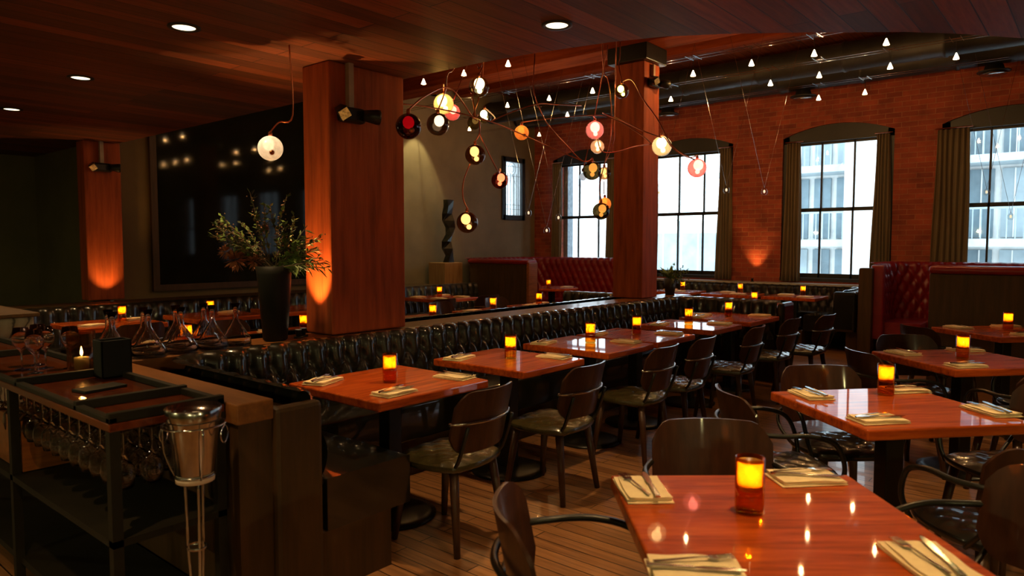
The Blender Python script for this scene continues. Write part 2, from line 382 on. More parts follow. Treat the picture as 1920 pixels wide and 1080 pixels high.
# leaded window in the grey wall
lw = thing('leaded_window', 'narrow leaded glass window in a black frame on the grey wall', 'window')
m = MB(); x0, x1, z0, z1 = SX0, SX1, SZ0, SZ1; fy = GY - .03
m.box(x0 - .02, x0 + .075, fy, fy + .1, z0 - .02, z1 + .02).box(x1 - .075, x1 + .02, fy, fy + .1, z0 - .02, z1 + .02).box(x0, x1, fy, fy + .1, z0 - .02, z0 + .075).box(x0, x1, fy, fy + .1, z1 - .075, z1 + .02)
m.build('frame', M['blackframe'], lw)
MB().box(x0 + .05, x1 - .05, GY + .03, GY + .036, z0 + .05, z1 - .05).build('glass', frosted('leaded_textured_glass', (.85, .92, .95), .35), lw)
m = MB(); w0, w1 = x0 + .075, x1 - .075; W_ = w1 - w0
for fx in (.13, .22, .40, .60, .78, .87): m.box(w0 + W_ * fx - .004, w0 + W_ * fx + .004, GY + .018, GY + .028, z0 + .07, z1 - (.07 if fx in (.13, .87) else .30))
for fz in (.12, .2, .74, .92): m.box(w0, w1, GY + .018, GY + .028, z0 + .07 + (z1 - z0 - .14) * fz - .004, z0 + .07 + (z1 - z0 - .14) * fz + .004)
cx = (w0 + w1) / 2; czz = z1 - .2
for R in (.06, .11):
    m.tube([(cx + R * math.cos(a * PI / 8), GY + .022, czz + R * 1.1 * math.sin(a * PI / 8)) for a in range(17)], .004, 5)
m.tube([(cx - .1, GY + .022, czz - .3), (cx, GY + .022, czz - .12), (cx + .1, GY + .022, czz - .3)], .004, 5)
m.build('lead_came', M['black'], lw)

# dark mirror on the brown wall
dm = thing('dark_mirror', 'huge dark mirror on the wall behind the flowers, reflecting the lamps', 'mirror')
MB().box(3.98, 7.0, GY - .03, GY - .015, 1.0, 3.7).build('glass', M['mirror'], dm)
MB().box(3.90, 3.98, GY - .05, GY, .92, 3.78).box(7.0, 7.08, GY - .05, GY, .92, 3.78).box(3.98, 7.0, GY - .05, GY, .92, 1.0).box(3.98, 7.0, GY - .05, GY, 3.7, 3.78).build('frame', M['darkwood'], dm)

# pillars and beams
def pillar(name, x0, x1, y0, y1, z0, z1, label, mat='pillar'):
    o = MB().box(x0, x1, y0, y1, z0, z1).build(name, M[mat], bevel=.012); return tag(o, label, 'pillar')
pillar('timber_pillar', 2.80, 3.44, 3.90, 4.20, .905, ZL, 'wide red timber pillar by the flower vase, lit orange on its side')
c2 = thing('timber_pillar', 'square red timber column in front of the brick wall windows', 'pillar', (6.96, 3.95, .905))
MB().box(0, .35, 0, .38, 0, 2.62).build('shaft', M['pillar'], c2, bevel=.012)
MB().box(-.06, .41, -.06, .44, 2.62, 2.80).build('iron_cap', M['black'], c2, bevel=.01)
pillar('timber_pillar', 3.09, 3.49, GY - .22, GY - .01, .86, ZL, 'narrow timber post at the end of the far bench, lit from below')
def tagb(o, l, c='beam'): return tag(o, l, c)
tagb(MB().box(6.93, 7.33, -1.5, 9.15, 3.71, 4.10).build('ceiling_beam', M['beam'], bevel=.01), 'big timber beam resting on the square red column')
for k, x in enumerate((4.9, 9.3)):
    tagb(MB().box(x, x + .2, -8, 9.15, 4.2, 4.44).build('ceiling_beam', M['beam'], bevel=.01), ['slim timber joist above the glass globe chandelier', 'slim timber joist between the big beam and the ducts'][k])
def duct(x, z, r, label):
    o = MB(); T = Matrix.Translation((x, 0, z)) @ Matrix.Rotation(rad(-90), 4, 'X')
    prof = [(r, -8.8)]
    y = -8.8
    while y < 9.0:
        prof += [(r, y + 1.1), (r + .012, y + 1.11), (r + .012, y + 1.15), (r, y + 1.16)]; y += 1.16
    prof = [(a, min(b, 9.1)) for a, b in prof] + [(r, 9.15)]
    o.lathe(prof, 28, T); return tag(o.build('ventilation_duct', M['duct'], smooth=True), label, 'duct')
duct(11.15, 4.05, .21, 'round metal air duct running along the top of the brick wall')
duct(10.25, 4.02, .19, 'round dark air duct beside the one on the brick wall')
def diffuser(x, y, label):
    t = thing('air_diffuser', label, 'vent', (x, y, 3.772), group='round air diffusers under the duct')
    MB().lathe([(.10, .06), (.12, 0), (.19, -.02), (.19, -.03), (.05, -.03)], 24).build('outer_cone', M['duct'], t, True)
    MB().lathe([(.02, -.028), (.15, -.05), (.15, -.06), (.02, -.06)], 24).build('inner_cone', M['steel'], t, True)
diffuser(11.15, 5.86, 'round air diffuser under the duct beside the square column')
diffuser(11.15, 3.6, 'round air diffuser under the duct above the middle window')
diffuser(11.15, 1.2, 'round air diffuser under the duct near the frame edge')

# ------------------------------------------------------------------ exterior
g = MB().box(12.6, 90, -60, 60, -7.2, -7).build('street_ground', M['asphalt']); struct(g, 'pale street outside', 'street')
def tower(x, y0, y1, z1, label, fin=None, floors=2.9, mg='bglass', nb=5, bal=True):
    t = thing('apartment_building', label, 'building')
    MB().box(x + .5, x + 8, y0, y1, -7, z1).build('wall', M['concrete'], t)
    dy = (y1 - y0) / nb; z = -6.2
    while z < z1 - 2:
        sl = MB()
        sl.box(x - .9 if bal else x + .2, x + .5, y0 + .05, y1 - .05, z - .14, z + .1); sl.build('balcony_slab', M['slab'], t)
        for k in range(nb):
            a = y0 + k * dy; rndm = random.random()
            f = MB().box(x + .40, x + .52, a + .10, a + dy - .10, z + .16, z + floors - .25).build('window', M[mg if rndm > .35 else 'bglass2'], t)
            MB().box(x + .36, x + .42, a + dy * .48, a + dy * .52, z + .16, z + floors - .25).build('mullion', M['concrete'], f)
        if bal:
            r = MB(); r.box(x - .88, x - .84, y0 + .1, y1 - .1, z + 1.02, z + 1.08)
            q = y0 + .1
            while q < y1 - .1: r.box(x - .87, x - .85, q, q + .03, z + .1, z + 1.05); q += .22
            r.build('balcony_rail', M['bglass2'], t)
        z += floors
    if fin:
        for a, b in fin: MB().box(x - 1.2, x + .6, a, b, -7, z1).build('fin', M['concrete'], t)
    return t
tower(27, 6.9, 11.6, 26, 'glassy apartment tower with balconies seen through the middle window', fin=[(3.6, 6.9)], nb=6, floors=2.6)
tower(27, -3.5, 3.6, 26, 'blue glass tower with balconies seen through the window above the red booth', fin=None, nb=8, floors=2.6)
tower(40, 15.5, 22.6, 3.0, 'low pale building with a roofline seen through the window beside the column', nb=3, mg='bglass2', bal=False)
tower(30, -22, -5, 24, 'tower out of view down the street', nb=6)
lp = thing('street_lamp', 'faint street lamp seen through the window beside the square column', 'street lamp', (24, 12.1, -7))
MB().tube([(0, 0, 0), (0, 0, 9.4)], .05, 8).build('pole', M['slab'], lp)
MB().tube([(0, 0, 9.4), (0, .35, 9.5)], .03, 8).build('arm', M['slab'], lp)
struct(MB().box(WX + .41, WX + .6, 8.64, 8.9, -7, 6).build('wall_outside_return', M['bluebrick']), 'pale brick return outside the corner window', 'wall')

# ------------------------------------------------------------------ tufted upholstery
def resample(path, ds):
    P = [Vector((x, y, 0)) for x, y in path]; out = []; L = 0; seg = []
    for a, b in zip(P[:-1], P[1:]): seg.append((a, b, (b - a).length))
    tot = sum(q[2] for q in seg); n = max(2, int(round(tot / ds)))
    for i in range(n + 1):
        d = tot * i / n; e = d
        for a, b, l in seg:
            if e <= l + 1e-9: out.append((a + (b - a) * (e / l), (b - a).normalized(), d)); break
            e -= l
        else: out.append((P[-1], (P[-1] - P[-2]).normalized(), d))
    res = []
    for i, (p, t, d) in enumerate(out):
        t2 = (out[min(i + 3, n)][0] - out[max(i - 3, 0)][0]).normalized(); res.append((p, t2, d))
    return res
def tufted(path, z0, z1, s=.135, t=.12, rows=3, amp=.035, roll=.07, back=.10, lean=.05, first=.17, res=9):
    """face is on the right-hand side of the walking direction"""
    R = resample(path, s / res); prof = []
    w = 0; pts = [(-back, z1 - .005, 0, 1), (-roll - .01, z1, 0, 1)]
    for k in range(7):
        a = rad(90 - 15 * k); pts.append((-roll + roll * math.cos(a), z1 - roll + roll * math.sin(a), math.cos(a), math.sin(a)))
    zz = z1 - roll; nrow = max(10, int((zz - z0) / (t / 7)))
    for k in range(1, nrow + 1):
        f = k / nrow; pts.append((lean * f, zz - (zz - z0) * f, 1, .05))
    last = pts[0]; rowsv = []
    for p in pts:
        w += math.hypot(p[0] - last[0], p[1] - last[1]); last = p; rowsv.append((p, w))
    w1 = first; wend = w1 + t * (rows - 1); out = []
    for (o, z, no, nz), w in rowsv:
        r = []
        for p, tg, d in R:
            nr = Vector((tg.y, -tg.x, 0)); u = d / s
            q = 0 if w < w1 else min((w - w1) / t, rows - 1)
            a = u + q / 2; b = u - q / 2
            B = (abs(math.sin(PI * a)) * abs(math.sin(PI * b)))
            B = B ** .5
            if w < w1 * .5: B = 1 - (1 - B) * (w / (w1 * .5)) ** 1.5
            qq = q - round(q) if w1 <= w <= wend + 1e-6 else (w - w1) / t if w < w1 else (w - wend) / t
            # button pits
            k = int(round(q)); par = k % 2; uu = u - (.5 if par else 0); du = (uu - round(uu)) * s; dv = qq * t
            pit = math.exp(-(du * du + dv * dv) / (2 * (.016 ** 2)))
            h = amp * (B - .9) - amp * .35 * pit
            r.append(tuple(p + nr * (o + no * h) + Vector((0, 0, z + nz * h))))
        out.append(r)
    mb = MB(); mb.grid(out); return mb
def path_box(mb, path, off0, off1, z0, z1, ds=.12):
    """solid strip following a path between two offsets on its right-hand side"""
    R = resample(path, ds); rings = []
    for p, tg, d in R:
        nr = Vector((tg.y, -tg.x, 0)); a = p + nr * off0; b = p + nr * off1
        rings.append([(a.x, a.y, z0), (b.x, b.y, z0), (b.x, b.y, z1), (a.x, a.y, z1)])
    mb.grid(rings, close=True); n = len(rings)
    mb.add(rings[0], [(0, 1, 2, 3)]); mb.add(rings[-1], [(3, 2, 1, 0)]); return mb
def arc(cx, cy, r, a0, a1, n=8): return [(cx + r * math.cos(rad(a0 + (a1 - a0) * k / n)), cy + r * math.sin(rad(a0 + (a1 - a0) * k / n))) for k in range(n + 1)]

# main banquette : near return (faces +x), long back (faces -y), far return (faces -x)
FY = 3.80; bt = .90
path = [(1.74, 2.52)] + [(1.74, 3.60)] + arc(1.94, 3.60, .2, 180, 90) + [(7.45, FY)] + arc(7.45, 3.60, .2, 90, 0) + [(7.65, 2.70)]
bq = thing('tufted_banquette', 'long black tufted leather banquette with tables along the middle of the room', 'banquette')
tufted(path, .48, bt, first=.20, t=.135, rows=3, amp=.05).build('backrest', M['bleather'], bq, True)
path = path[:11] + [(7.62, FY)]
mb = MB(); path_box(mb, path, .03, .50, .27, .50); so = mb.build('seat_cushion', M['bleather'], bq, True, bevel=.03, seg=3)
mb = MB(); path_box(mb, path, -.02, .38, 0.0, .27); mb.build('plinth', M['darkwood'], bq)
MB().box(1.36, 1.66, 2.50, 4.16, 0, .82).box(1.66, 8.0, 3.88, 4.16, 0, .82).box(7.73, 8.0, 2.68, 3.88, 0, .82).build('carcass', M['darkwood'], bq)
MB().box(1.345, 1.50, 2.48, 3.86, .82, .90).build('ledge', M['ledgeY'], bq, bevel=.006)
MB().box(1.345, 8.02, 3.86, 4.18, .82, .90).build('ledge', M['ledge'], bq, bevel=.006)
MB().box(1.50, 1.72, 2.47, 2.53, 0, .86).build('end_panel', M['darkwood'], bq, bevel=.02)
mb = MB().box(7.66, 8.0, 2.62, 2.70, .3, .88); mb.build('arm_end', M['bleather'], bq, bevel=.035, seg=3)
# mirrored banquette on the other side of the ledge (faces +y)
path = [(7.65, 5.55), (7.65, 4.75)] + arc(7.45, 4.75, .2, 0, -90) + [(1.6, 4.55)]
b2 = thing('tufted_banquette', 'black tufted banquette backing onto the long one across the wooden ledge', 'banquette')
tufted(path, .48, .89, res=6, first=.2, t=.18, rows=2).build('backrest', M['bleather'], b2, True)
mb = MB(); path_box(mb, path, .03, .48, .27, .50); mb.build('seat_cushion', M['bleather'], b2, True, bevel=.03)
MB().box(1.4, 7.4, 4.19, 4.46, 0, .84).box(7.74, 8.0, 4.19, 5.6, 0, .84).build('carcass', M['darkwood'], b2)
# banquette in front of grey wall (faces -y)
path = [(1.0, 8.1), (8.75, 8.1)]
b3 = thing('tufted_banquette', 'black tufted bench below the dark mirror and grey wall', 'banquette')
tufted(path, .48, .87, res=6, first=.2, t=.16, rows=2, amp=.045).build('backrest', M['bleather'], b3, True)
mb = MB(); path_box(mb, path, .03, .48, .27, .50); mb.build('seat_cushion', M['bleather'], b3, True, bevel=.03)
MB().box(1.0, 8.75, 8.19, 8.40, 0, .86).build('carcass', M['darkwood'], b3)
MB().box(1.0, 8.2, 8.40, GY - .23, 0, .85).build('ledge', M['darkwood'], b3)
# wall banquette below windows (faces -x), returning along the booth
path = [(11.42, 6.75), (11.42, 3.0)] + arc(11.22, 3.0, .2, 0, -90) + [(10.45, 2.80)]
b4 = thing('tufted_banquette', 'black tufted bench under the brick wall windows', 'banquette')
tufted(path, .48, .88, res=6).build('backrest', M['bleather'], b4, True)
mb = MB(); path_box(mb, path, .03, .50, .27, .50); mb.build('seat_cushion', M['bleather'], b4, True, bevel=.03)
MB().box(11.52, WX - .01, 2.62, 6.8, 0, .87).box(10.45, 11.52, 2.58, 2.72, 0, .86).build('carcass', M['darkwood'], b4)
MB().box(11.46, WX - .005, 2.62, 6.8, .87, .90).build('ledge', plain('pale_stone_sill', (.4, .4, .38), .3, var=.1), b4)
MB().box(10.40, 10.95, 3.30, 3.35, 0.02, .27).build('plinth', M['darkwood'], b4)
MB().box(10.36, 10.46, 2.58, 2.88, .3, .86).build('arm_end', M['bleather'], b4, bevel=.04, seg=3)

# red booths
BZ = 1.27
def booth(name_label, path, seatd, parts, res=7, amp=.03):
    t = thing('tufted_booth', name_label, 'booth')
    tufted(path, .46, BZ, s=.14, t=.13, rows=6, amp=amp, first=.19, roll=.07, back=.12, res=res).build('backrest', M['rleather'], t, True)
    mb = MB(); path_box(mb, path, .03, seatd, .25, .48); mb.build('seat_cushion', M['rleather'], t, True, bevel=.03)
    for nm, mt, bx, bv in parts:
        q = MB()
        for b in bx: q.box(*b)
        q.build(nm, M[mt], t, bevel=bv)
    return t
pL = [(9.18, 7.15), (9.18, 8.50)] + arc(9.58, 8.50, .4, 180, 95) + [(10.9, 8.92)] + arc(10.9, 8.52, .4, 90, 0) + [(11.30, 6.85)]
booth('curved red tufted booth in the corner of the brick wall', pL, .5, [
    ('side_panel', 'darkwood', [(8.88, 8.92, 7.14, 8.40, 0, 1.19)], .005),
    ('end_post', 'edge', [(8.87, 9.10, 7.09, 7.14, 0, 1.22)], .008),
    ('top_roll', 'rleather', [(8.86, 9.10, 7.10, 8.45, 1.19, 1.265)], .03),
    ('end_pad', 'rleather', [(11.26, 11.6, 6.80, 6.86, .25, 1.25)], .02)])
pR = [(10.35, 2.30), (10.95, 2.30)] + arc(10.95, 1.95, .35, 90, 0) + [(11.30, -1.6)]
booth('red tufted booth with a high wooden panel at the frame edge', pR, .5, [
    ('side_post', 'darkwood', [(10.16, 10.34, 2.34, 2.50, 0, 1.20)], .008),
    ('end_pad', 'rleather', [(10.26, 10.36, 2.22, 2.38, .25, 1.24)], .02),
    ('side_wall', 'darkwood', [(10.34, WX - .01, 2.42, 2.55, 0, 1.18)], .005)], amp=.04)
pP = [(8.78, -2.2), (8.78, 1.40)]
bp = thing('booth_partition', 'tall dark wood panel with padded red top beside the red booth', 'partition')
MB().box(8.58, 8.72, -2.3, 1.42, 0, 1.20).build('panel', M['darkwood'], bp, bevel=.005)
MB().box(8.56, 8.86, -2.3, 1.43, 1.20, 1.285).build('top_roll', M['rleather'], bp, bevel=.035, seg=3)
tufted([(8.80, -2.2), (8.80, 1.40)], .46, 1.2, s=.14, t=.13, rows=5, res=5).build('backrest', M['rleather'], bp, True)
path_box(MB(), [(8.80, -2.2), (8.80, 1.40)], .03, .5, .25, .48).build('seat_cushion', M['rleather'], bp, bevel=.03)

# ------------------------------------------------------------------ tables
def table_proto(w, d, name='dining_table', rnd=False):
    t = thing(name, 'table', 'table')
    if rnd: MB().lathe([(w / 2 - .01, .705), (w / 2, .715), (w / 2, .74), (w / 2 - .01, .75)], 40).build('tabletop', M['table'], t)
    else:
        MB().box(-w / 2, w / 2, -d / 2, d / 2, .703, .75).build('tabletop', M['table'], t, bevel=.009, seg=3)
    MB().box(-.045, .045, -.045, .045, .02, .69).build('pedestal', M['black'], t, bevel=.006)
    MB().lathe([(.25, 0), (.25, .012), (.20, .022), (.06, .03)], 36).build('base_disc', M['black'], t, True)
    MB().box(-.2, .2, -.03, .03, .683, .703).box(-.03, .03, -.2, .2, .683, .703).build('support_cross', M['black'], t)
    return Proto(t)
TW = table_proto(.78, .77); TN = table_proto(.65, .77); TQ = table_proto(.78, .78); TR = table_proto(.95, .95, 'round_table', True)
GA = 'tables along the long banquette'; GB = 'diagonal square tables'; GC = 'tables under the brick wall windows'; GM = 'tables behind the wooden ledge'; GL = 'tables by the dark mirror bench'
q = rad(-49.6)
TAB = [  # key, proto, x, y, rz, phrase, group, candle xy
 ('T1', TW, 2.53, 3.005, 0, 'the banquette table closest to the ice bucket', GA, (2.51, 2.98)),
 ('T2', TN, 3.55, 3.005, 0, 'the second banquette table from the ice bucket', GA, (3.56, 3.0)),
 ('T3', TN, 4.49, 3.005, 0, 'the third banquette table, glossy with window glare', GA, (4.54, 3.02)),
 ('T3b', TN, 5.20, 3.005, 0, 'the fourth banquette table, pushed against the third', GA, (5.21, 3.0)),
 ('T4', TN, 6.20, 3.005, 0, 'the fifth banquette table from the ice bucket', GA, (6.22, 3.02)),
 ('T5', TW, 7.14, 3.005, 0, 'the last banquette table before the corner', GA, (7.17, 3.03)),
 ('F1', TQ, 1.905, .665, q, 'the big foreground table', GB, (1.92, .74)),
 ('F2', TQ, 3.645, .745, q + rad(8), 'the second diagonal table with glare stripes', GB, (3.90, .82)),
 ('F3', TQ, 5.50, .70, q + rad(8), 'the third diagonal table, its candle burning low', GB, (5.48, .70)),
 ('F4', TQ, 7.50, .66, q + rad(8), 'the farthest diagonal table by the red booth', GB, (7.62, .64)),
 ('W1', TN, 10.68, 5.42, 0, 'the window bench table beside the square column', GC, (10.76, 5.34)),
 ('W2', TN, 10.68, 4.45, 0, 'the middle table of the window bench', GC, (10.76, 4.36)),
 ('W3', TN, 10.68, 3.50, 0, 'the window bench table next to the booth', GC, (10.76, 3.41)),
 ('W4', TN, 8.95, 3.50, 0, 'the table just behind the return of the long banquette', GC, (8.9, 3.42)),
 ('M0', TN, 2.49, 5.32, 0, 'the ledge table behind the decanters', GM, (2.49, 5.3)),
 ('L4', TN, 3.50, 5.32, 0, 'the ledge table seen beside the vase', GM, (3.51, 5.3)),
 ('M1', TN, 5.0, 5.32, 0, 'the ledge table just beyond the wide pillar', GM, (4.95, 5.2)),
 ('M2', TN, 6.05, 5.32, 0, 'the middle ledge table beyond the wide pillar', GM, (6.03, 5.34)),
 ('M3', TN, 7.02, 5.32, 0, 'the ledge table closest to the square column', GM, (7.0, 5.43)),
 ('N1', TW, 7.15, 7.35, 0, 'the table at the bench under the sculpture wall', GL, (7.18, 7.4)),
 ('L1', TW, 2.72, 7.38, 0, 'the mirror bench table below the timber post', GL, (2.85, 7.42)),
 ('L2', TW, 3.78, 7.38, 0, 'the mirror bench table behind the decanters', GL, (3.74, 7.4)),
 ('L3', TW, 4.80, 7.38, 0, 'the mirror bench table behind the flower vase', GL, None),
 ('RT', TR, 10.1, 7.55, 0, 'the round table in the corner booth', 'round booth table', (9.78, 7.38)),
]
LOOK = dict(T1='red wood', T2='orange wood')
phrase = {}
for k, P, x, y, rz, ph, gr, cxy in TAB:
    phrase[k] = ph
    lab = {'T1': 'square red wood table with three napkins, closest to the ice bucket', 'T2': 'square orange wood table with two napkins, second from the ice bucket',
           'T3': 'banquette table with window glare on it, third from the ice bucket', 'T3b': 'banquette table pushed against the glare covered one, fourth from the ice bucket',
           'T4': 'banquette table with pale glare, fifth from the ice bucket', 'T5': 'last table of the long banquette, in front of its far return',
           'F1': 'large glossy red table at the bottom of the photo with a bright candle', 'F2': 'diagonal red table reflecting a window, next behind the foreground one',
           'F3': 'diagonal table with a dim candle, third of its row', 'F4': 'diagonal table with two napkins beside the tall red booth panel',
           'RT': 'round wooden table inside the corner red booth'}.get(k, 'wooden table, ' + ph.replace('the ', '', 1))
    P.put((x, y, 0), rz, lab, gr)

# ------------------------------------------------------------------ candles
cp = thing('candle_holder', 'candle', 'candle', (0, 0, 0))
MB().lathe([(.0005, .002), (.038, .002), (.040, .006), (.040, .158), (.0375, .158), (.0375, .010), (.0005, .010)], 24, cap0=False, cap1=False).build('amber_glass', M['amber'], cp, True)
MB().lathe([(.0005, .066), (.030, .066), (.0345, .074), (.0355, .146), (.034, .146), (.033, .076), (.0005, .072)], 24, cap0=False, cap1=False).build('frosted_cup', M['wax'], cp, True)
MB().lathe([(.028, .0745), (.028, .090), (.004, .0905)], 20).build('wax', M['candlewax'], cp, True)
MB().lathe([(.0005, .094), (.0055, .101), (.0065, .109), (.003, .122), (.0005, .131)], 12, cap0=False, cap1=False).build('flame', M['flame'], cp, True)
light('candle_light', 'POINT', (0, 0, .125), 2.4, (1, .55, .20), cp, .008)
CP = Proto(cp)
for k, P, x, y, rz, ph, gr, cxy in TAB:
    if cxy: CP.put((cxy[0], cxy[1], .7505), random.random() * 6, 'amber glass candle burning on ' + ph, 'amber candle glasses on the tables')

# ------------------------------------------------------------------ napkins and cutlery
def napkin_mesh():
    mb = MB(); T0 = 0
    for k, (dx, dy, L, Wd) in enumerate(((0, 0, .215, .135), (.004, .002, .205, .13), (-.004, -.004, .195, .125))):
        rows = []
        z0 = .0008 + k * .0065
        nx, ny = 12, 7
        top = []; bot = []
        for i in range(nx + 1):
            rt = []; rb = []
            for j in range(ny + 1):
                u = -1 + 2 * i / nx; v = -1 + 2 * j / ny
                x = dx + u * L / 2; y = dy + v * Wd / 2 + .003 * math.sin(u * 2 + k)
                wv = .0015 * math.sin(u * 5 + k * 2) * math.cos(v * 3)
                ed = .0014 * max(abs(u) ** 14, abs(v) ** 14)
                rt.append((x, y, z0 + .0055 + (wv if k == 2 else 0) - ed)); rb.append((x, y, z0 + ed * .6))
            top.append(rt); bot.append(rb)
        mb.grid(top); mb.grid(bot)
        ring_t = top[0] + [r[-1] for r in top[1:]] + top[-1][::-1][1:] + [r[0] for r in top[::-1][1:-1]]
        ring_b = bot[0] + [r[-1] for r in bot[1:]] + bot[-1][::-1][1:] + [r[0] for r in bot[::-1][1:-1]]
        mb.grid([ring_b, ring_t], close=True)
    return mb
nk = napkin_mesh().build('folded_napkin', M['linen'], None, True); tag(nk, 'n', 'napkin'); NK = Proto(nk)
def strip(pts, th=.0022):
    """pts: list of x, halfwidth, z"""
    mb = MB(); top = [[(x, -w, z + th), (x, w, z + th)] for x, w, z in pts]; n = len(pts)
    rings = [[(x, -w, z), (x, w, z), (x, w, z + th), (x, -w, z + th)] for x, w, z in pts]
    mb.grid(rings, close=True); mb.add(rings[0], [(0, 1, 2, 3)]); mb.add(rings[-1], [(3, 2, 1, 0)]); return mb
fk = thing('fork', 'f', 'fork')
strip([(-.095, .006, .002), (-.05, .0045, .003), (.02, .0028, .006), (.035, .004, .005)]).build('handle', M['chrome'], fk, bevel=.0005)
mb = strip([(.035, .004, .005), (.045, .0115, .003), (.060, .012, .003)])
for y in (-.0100, -.0035, .0035, .0100): mb.box(.058, .098, y - .0016, y + .0016, .003, .0052)
mb.build('head', M['chrome'], fk)
kn = thing('table_knife', 'k', 'knife')
strip([(-.11, .0075, .001), (-.06, .007, .001), (-.005, .0055, .001)], .006).build('handle', M['chrome'], kn, bevel=.001)
strip([(-.005, .004, .003), (.02, .0085, .003), (.09, .0095, .003), (.112, .002, .003)], .0018).build('blade', M['chrome'], kn)
FK = Proto(fk); KP = Proto(kn)
NAP = {
'T1': [(2.275, 3.262, 20), (2.33, 2.735, 5), (2.83, 2.80, 95)], 'T2': [(3.335, 3.255, 15), (3.775, 2.80, 95)], 'T3': [(4.275, 3.27, 10), (4.73, 2.82, 92)],
'T3b': [(4.985, 3.25, 10), (5.40, 2.80, 92)], 'T4': [(5.99, 3.20, 10), (6.40, 2.79, 92)], 'T5': [(6.86, 3.22, 8), (7.08, 3.30, 92), (7.42, 2.79, 92)],
'F1': [(1.875, 1.055, 42), (2.305, .71, -47), (1.475, .69, -50), (1.87, .29, 42)], 'F2': [(3.63, 1.10, 48), (4.06, .77, -43), (3.29, .72, -40), (3.79, .37, 45)],
'F3': [(5.46, 1.05, 48), (5.90, .74, -43), (5.14, .64, -40)], 'F4': [(7.50, 1.0, 48), (7.90, .68, -43), (7.28, .48, -40)],
'M1': [(4.80, 5.22, 60), (5.20, 5.18, 15)], 'M2': [(5.85, 5.50, 5), (6.10, 5.14, 80)], 'M3': [(6.85, 5.45, 5), (7.2, 5.55, 10), (7.25, 5.20, 85)], 'N1': [(6.92, 7.58, 5), (7.42, 7.58, 5), (7.35, 7.12, 90), (6.9, 7.12, 90)],
'RT': [(9.85, 7.80, 30), (10.35, 7.40, -20)], 'W1': [(10.84, 5.60, 90), (10.52, 5.30, 90)], 'W2': [(10.84, 4.60, 90), (10.52, 4.30, 90)], 'W3': [(10.84, 3.68, 90), (10.52, 3.30, 90)],
'L1': [(2.50, 7.20, 20), (3.0, 7.50, 10)], 'L2': [(4.0, 7.5, 20)], 'L3': [(4.58, 7.45, 5), (5.05, 7.2, 60)], 'L4': [(3.36, 5.56, 5), (3.36, 5.16, 10), (3.72, 5.2, 60)], 'M0': [(2.30, 5.5, 20)],
}
SIDE = {'T': ['at the banquette side', 'at the near corner', 'at the aisle side', 'at the corner'], 'F': ['at the far corner', 'at the back edge behind the candle', 'at the front corner', 'at the outer corner']}
SPEC = {'T1': ['on the banquette side', 'at the front corner', 'at the aisle end'], 'T5': ['on the banquette side', 'behind the candle', 'on the aisle side'],
 'F1': ['left of the candle', 'behind the candle', 'at the bottom edge', 'at the right edge'],
 'F2': ['left of the candle', 'behind the candle', 'in front of the candle', 'at the right edge'],
 'F3': ['left of the candle', 'behind the candle', 'in front of the candle'], 'F4': ['left of the candle', 'behind the candle', 'in front of the candle']}
for k, L in NAP.items():
    for i, (x, y, a) in enumerate(L):
        if k in SPEC: side = SPEC[k][i]
        elif k[0] == 'T': side = ['on the banquette side', 'on the aisle side'][i]
        else: side = ['on one half', 'on the other half', 'at one corner', 'at the last corner'][i]
        sh = {'T1': 'the table by the ice bucket', 'T2': 'the second banquette table', 'T3': 'the glare lit banquette table', 'T3b': 'the fourth banquette table', 'T4': 'the fifth banquette table', 'T5': 'the last banquette table',
              'F1': 'the foreground table', 'F2': 'the second diagonal table', 'F3': 'the third diagonal table', 'F4': 'the farthest diagonal table'}.get(k, phrase[k])
        gp = 'folded napkins on the tables'
        lb = ('cream napkin %s of %s' % (side, sh)) if k in SPEC or k[0] == 'T' else 'folded cream napkin on ' + sh
        if k[0] == 'F': lb = 'cream napkin %s on %s' % (side, sh)
        if k not in SPEC and k[0] != 'T': gp = 'napkins on ' + sh
        NK.put((x, y, .7503), rad(a + random.uniform(-3, 3)), lb, gp)
        if k[0] in 'TF':
            ca, sa = math.cos(rad(a)), math.sin(rad(a))
            def off(dx, dy): return (x + dx * ca - dy * sa, y + dx * sa + dy * ca, .7725)
            j = random.uniform(-6, 6)
            FK.put(off(.0, .022), rad(a + 8 + j), lb.replace('cream napkin', 'fork on the napkin'), 'forks laid on the napkins')
            KP.put(off(-.005, -.024), rad(a - 7 + j), lb.replace('cream napkin', 'knife on the napkin'), 'knives laid on the napkins')

# ------------------------------------------------------------------ chairs (face +y, back at -y)
def seat_mesh(mat, parent):
    n = 34; R = .215; top = []
    def outline(u, v):
        x = u * math.sqrt(max(0, 1 - v * v * .32)); y = v * math.sqrt(max(0, 1 - u * u * .32)); return x * R * 1.08, y * R * 1.02
    for i in range(n + 1):
        r = []
        for j in range(n + 1):
            u = -1 + 2 * i / n; v = -1 + 2 * j / n; x, y = outline(u, v); m = max(abs(u), abs(v))
            dome = .034 * (1 - m ** 5)
            s = .125; a = (x + y) / s; b = (x - y) / s
            B = (abs(math.sin(PI * a)) * abs(math.sin(PI * b))) ** .5
            f = max(0, min(1, (1 - m) / .25)); z = .435 + dome - (1 - B) * .011 * f
            r.append((x, y, z))
        top.append(r)
    mb = MB(); mb.grid(top)
    ring = top[0] + [r[-1] for r in top[1:]] + top[-1][::-1][1:] + [r[0] for r in top[::-1][1:-1]]
    rings = [ring, [(x * 1.025, y * 1.025, .423) for x, y, z in ring], [(x * 1.0, y * 1.0, .408) for x, y, z in ring]]
    mb.grid(rings, close=True); mb.add(rings[-1], [tuple(range(len(ring)))])
    return mb.build('seat', mat, parent, True)
